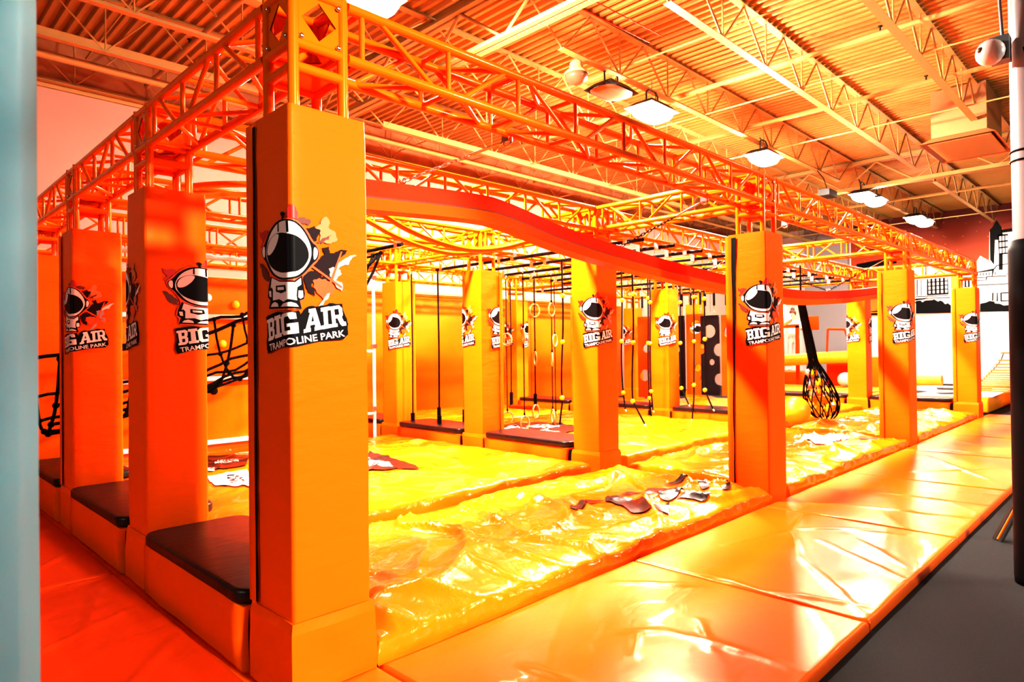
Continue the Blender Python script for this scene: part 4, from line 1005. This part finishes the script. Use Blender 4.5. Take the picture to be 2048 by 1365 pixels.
# ------------------------------------------------------------------ duct, lamps
t=thing('air_duct','square metal air duct with flared grille hanging from the roof','air duct',(13.0,-.08,5.2))
MB().box((0,-.3,.12),(1.5,.56,.98)).obj('duct_box',M['duct'],t)
MB().add([(0,-.3,.12),(1.5,-.3,.12),(1.5,.56,.12),(0,.56,.12),(-.16,-.45,0),(1.66,-.45,0),(1.66,.72,0),(-.16,.72,0)],[(0,1,5,4),(1,2,6,5),(2,3,7,6),(3,0,4,7)]).obj('flared_hood',M['duct'],t)
MB().add([(-.05,-.36,.03),(1.55,-.36,.03),(1.55,.62,.03),(-.05,.62,.03)],[(0,1,2,3)]).obj('dark_throat',M['dark'],t)
me=MB().box((-.008,-.36,-.0),(.008,.62,.03)).mesh('grille_blade',M['cream'])
for k in range(20): link('grille_blade',me,t,(.0+k*.08,0,.0))
def flood(x,y,z,label,on=True,sz=(.62,.42)):
    t=thing('floodlight',label,'floodlight',(x,y,z),'floodlights under the roof joists')
    a,b=sz[0]/2,sz[1]/2
    MB().add([(-a,-b,0),(a,-b,0),(a,b,0),(-a,b,0),(-a*.6,-b*.6,.11),(a*.6,-b*.6,.11),(a*.6,b*.6,.11),(-a*.6,b*.6,.11)],[(4,5,6,7),(0,1,5,4),(1,2,6,5),(2,3,7,6),(3,0,4,7)]).obj('lamp_housing',M['lampbody'],t)
    lm=MB(); n=20; pr=[(1,-.004),(.97,-.05),(.86,-.10),(.62,-.14),(.3,-.165)]  # lit lens is bulged so its shape stands in for glare
    if not on: pr=[(1,-.004),(.95,-.02),(.6,-.024),(.3,-.026)]
    def sup(w): 
        c_,s_=math.cos(w),math.sin(w); k=(abs(c_)**3.5+abs(s_)**3.5)**(-1/3.5); return c_*k*a*.94,s_*k*b*.92
    vs=[(sup(2*PI*k/n)[0]*r,sup(2*PI*k/n)[1]*r,z) for r,z in pr for k in range(n)]
    lm.add(vs,[(g*n+k,(g+1)*n+k,(g+1)*n+(k+1)%n,g*n+(k+1)%n) for g in range(len(pr)-1) for k in range(n)],0,True); lm.add(vs[-n:],[tuple(range(n))[::-1]])
    lm.obj('lamp_lens',(M['lens'] if on is True else M[on]) if on else M['lensoff'],t)
    MB().path([(-.16,0,.08),(-.16,0,.26),(-.08,0,.32),(.08,0,.32),(.16,0,.26),(.16,0,.08)],.014,7).obj('lamp_yoke',M['lampbody'],t)
    MB().path([(.1,0,.1),(.2,.06,.3),(.05,.1,.42),(-.1,.02,.3)],.006,5).obj('lamp_cable',M['black'],t)
    MB().tube((0,0,.32),(0,0,.50),.01,6).obj('lamp_hook',M['chrome'],t)
flood(2.45,3.1,5.1,'glowing floodlight above the corner post, at the top edge','lens_first')
flood(7.55,3.05,5.18,'glowing floodlight under the joist over the middle bay, beside the unlit lamp',sz=(.8,.5))
flood(6.55,3.1,5.22,'unlit black floodlight beside the first hanging lamp',False,(.7,.5))
flood(11.45,3.0,5.22,'glowing floodlight over the second walkway post',sz=(.8,.5))
flood(16.9,2.85,5.28,'glowing floodlight by the far girder','lens_far',sz=(.7,.5))
flood(17.9,2.85,5.3,'second glowing floodlight of the pair by the far girder','lens_far',sz=(.7,.5))
flood(21.6,2.8,5.3,'glowing floodlight before the mural wall','lens_far',sz=(.7,.5))
flood(22.6,2.8,5.32,'second glowing floodlight of the pair before the mural wall','lens_far',sz=(.7,.5))
t=thing('bell_lamp','old unlit bell-shaped lamp hanging beside the first floodlight','lamp',(5.75,3.1,5.25))
MB().lathe([(.05,.2),(.09,.16),(.10,.08),(.17,.02),(.17,0)],20).obj('lamp_shade',M['cream'],t)
MB().lathe([(.165,0),(.15,-.06),(.09,-.12),(.02,-.14)],20).obj('lamp_globe',M['lensoff'],t)
t=thing('wall_projector','black projector lamp hanging on a cable before the far girder','projector',(14.6,2.9,4.95))
MB().box((-.25,-.12,-.06),(.25,.12,.08)).obj('projector_body',M['lampbody'],t); MB().path([(0,0,.08),(-.1,.05,.35),(-.35,.1,.5)],.01,5).obj('projector_cable',M['black'],t)

# ------------------------------------------------------------------ foreground
t=thing('teal_pad','blurred teal padded post at the picture edge, beside the open end mats','padded post',(-1.17,-1.38,0)); t['kind']='thing'
tm=MB(); vs=[]; R=30; S=24
for a in range(R+1):
    z=3.2*a/R
    for k in range(S):
        an=2*PI*k/S; c,s_=math.cos(an),math.sin(an); m_=max(abs(c),abs(s_))**.75
        rr=.17/m_*(1+.02*N3(c*2,s_*2,z*1.5))
        vs.append((rr*c,rr*s_,z))
tm.add(vs,[(a*S+k,a*S+(k+1)%S,(a+1)*S+(k+1)%S,(a+1)*S+k) for a in range(R) for k in range(S)],0,True)
o=tm.obj('pad_sleeve',M['teal'],t,(-.132,.139,0)); o.rotation_euler=(0,0,RAD(45))
bx,by=3.845,-2.02
t=thing('steel_column','white steel building column with black padding at its foot','column',(bx,by,0)); t['kind']='thing'
MB().tube((0,0,0),(0,0,6.15),.085,24).obj('column_shaft',M['polewhite'],t)
MB().lathe([(.108,0),(.112,.05),(.112,2.06),(.10,2.12),(.085,2.13)],28).obj('column_padding',M['black'],t)
for z in (2.62,2.68): MB().torus((0,0,z),.088,.006,'z',24,5).obj('cable_tie',M['black'],t)
MB().path([(-.02,-.085,2.9),(-.088,-.02,3.2),(-.088,0,3.3)],.006,5).obj('column_cable',M['black'],t)
t=thing('emergency_light','white emergency lamp on a grey bracket fixed to the steel column','emergency light',(bx-.10,by+.06,3.30))
MB().box((-.075,.0,-.07),(.02,.10,.08)).obj('lamp_bracket',M['grey'],t)
MB().ball((-.10,.09,-.02),.078,16,0,(1,1,1)).obj('lamp_head',M['lampwhite'],t)
MB().ball((-.155,.13,-.01),.02,8).obj('lamp_eye',M['lensoff'],t)
MB().path([(-.01,.04,.08),(-.02,.05,.30),(.0,.04,.8)],.010,6).obj('lamp_conduit',M['polewhite'],t)
t=thing('folding_sign','black leaning sign stand beside the padded column on the grey carpet','sign stand',(4.75,-1.72,0))
MB().add([(0,0,0),(.06,.02,0),(.62,-.36,.95),(.56,-.38,.95),(.03,.06,0),(.09,.08,0),(.65,-.30,.95),(.59,-.32,.95)],[(0,3,2,1),(4,5,6,7),(0,1,5,4),(1,2,6,5),(2,3,7,6),(3,0,4,7)]).obj('sign_leg',M['black'],t)
MB().tube((-.01,.03,.02),(.57,-.34,.96),.008,6).obj('edge_strip',M['vinyl'],t)
MB().tube((1.0,-.5,.01),(.6,-.34,.95),.02,8).obj('rear_leg',M['black'],t)

# ------------------------------------------------------------------ lights
def area(x,y,z,sz,power,col=(1,.90,.78),rot=(0,0,0)):
    l=bpy.data.lights.new('unseen_fill_lamp','AREA'); l.size=sz; l.energy=power; l.color=col; l.shape='SQUARE'  # unseen lamps that have no modelled fixture
    o=bpy.data.objects.new('unseen_fill_lamp',l); COL.objects.link(o); o.location=(x,y,z); o.rotation_euler=rot
    return o
for x,y,p_ in ((6.0,-4.0,160),(11.5,-3.6,130),(21.5,-3.6,110)):
    area(x,y,5.2,.6,p_)
for x,y,p_ in ((3.0,7.0,70),(8.0,6.6,160),(13,6.6,200),(19,6.5,260),(24,2.0,90)):  # unseen fill above the rear bays and far end
    area(x,y,5.2,.6,p_)
def aim(o,tx,ty,tz):
    d=Vector((tx,ty,tz))-o.location; o.rotation_euler=d.to_track_quat('-Z','Y').to_euler()
def spot(x,y,z,tx,ty,tz,e,deg,bl=.3,soft=.3):
    l=bpy.data.lights.new('unseen_fill_spot','SPOT'); l.energy=e; l.spot_size=RAD(deg); l.spot_blend=bl; l.shadow_soft_size=soft; l.color=(1,.90,.78)
    o=bpy.data.objects.new('unseen_fill_spot',l); COL.objects.link(o); o.location=(x,y,z); aim(o,tx,ty,tz)
spot(.6,-8.6,4.6,.5,0,1.5,9500,26,.5)  # out-of-view spot added to brighten the corner post's walkway face
aim(area(8.0,-8.6,4.6,.8,820),8.5,0,1.4)  # out-of-view lamp added to brighten the walkway side of the posts
sl=bpy.data.lights.new('floodlight_beam','SPOT'); sl.energy=6300; sl.spot_size=RAD(140); sl.spot_blend=.35; sl.shadow_soft_size=.18; sl.color=(1,.90,.78)
so=bpy.data.objects.new('floodlight_beam',sl); COL.objects.link(so); so.location=(2.47,3.1,4.88); aim(so,6.4,2.4,1.2)
aim(area(-8.6,.5,3.5,.8,215),0,1.5,1.9)  # low out-of-view lamp added to brighten the open end faces
w=bpy.data.worlds.new('World'); SC.world=w; w.use_nodes=True
bg=w.node_tree.nodes['Background']; bg.inputs[0].default_value=(1,.72,.50,1); bg.inputs[1].default_value=.05

# ------------------------------------------------------------------ camera
cam=bpy.data.cameras.new('Camera'); co=bpy.data.objects.new('Camera',cam); COL.objects.link(co)
cam.sensor_width=36; cam.lens=1317.74*36/2048
yaw,pit,rol=.7842,.0101,-.0126
f_=Vector((math.cos(pit)*math.cos(yaw),math.cos(pit)*math.sin(yaw),math.sin(pit)))
r0=Vector((math.sin(yaw),-math.cos(yaw),0)); u0=r0.cross(f_)
r1=r0*math.cos(rol)+u0*math.sin(rol); u1=u0*math.cos(rol)-r0*math.sin(rol)
mt=Matrix((r1,u1,-f_)).transposed().to_4x4(); mt.translation=Vector((-1.3087,-2.6223,1.5)); co.matrix_world=mt
cam.clip_start=.05; cam.clip_end=120
cam.dof.use_dof=True; cam.dof.focus_distance=4.2; cam.dof.aperture_fstop=4.0
SC.camera=co
SC.view_settings.view_transform='Standard'; SC.view_settings.exposure=0; SC.view_settings.gamma=.72
SC.cycles.max_bounces=7; SC.cycles.diffuse_bounces=4; SC.cycles.glossy_bounces=4
SC.cycles.sample_clamp_indirect=12
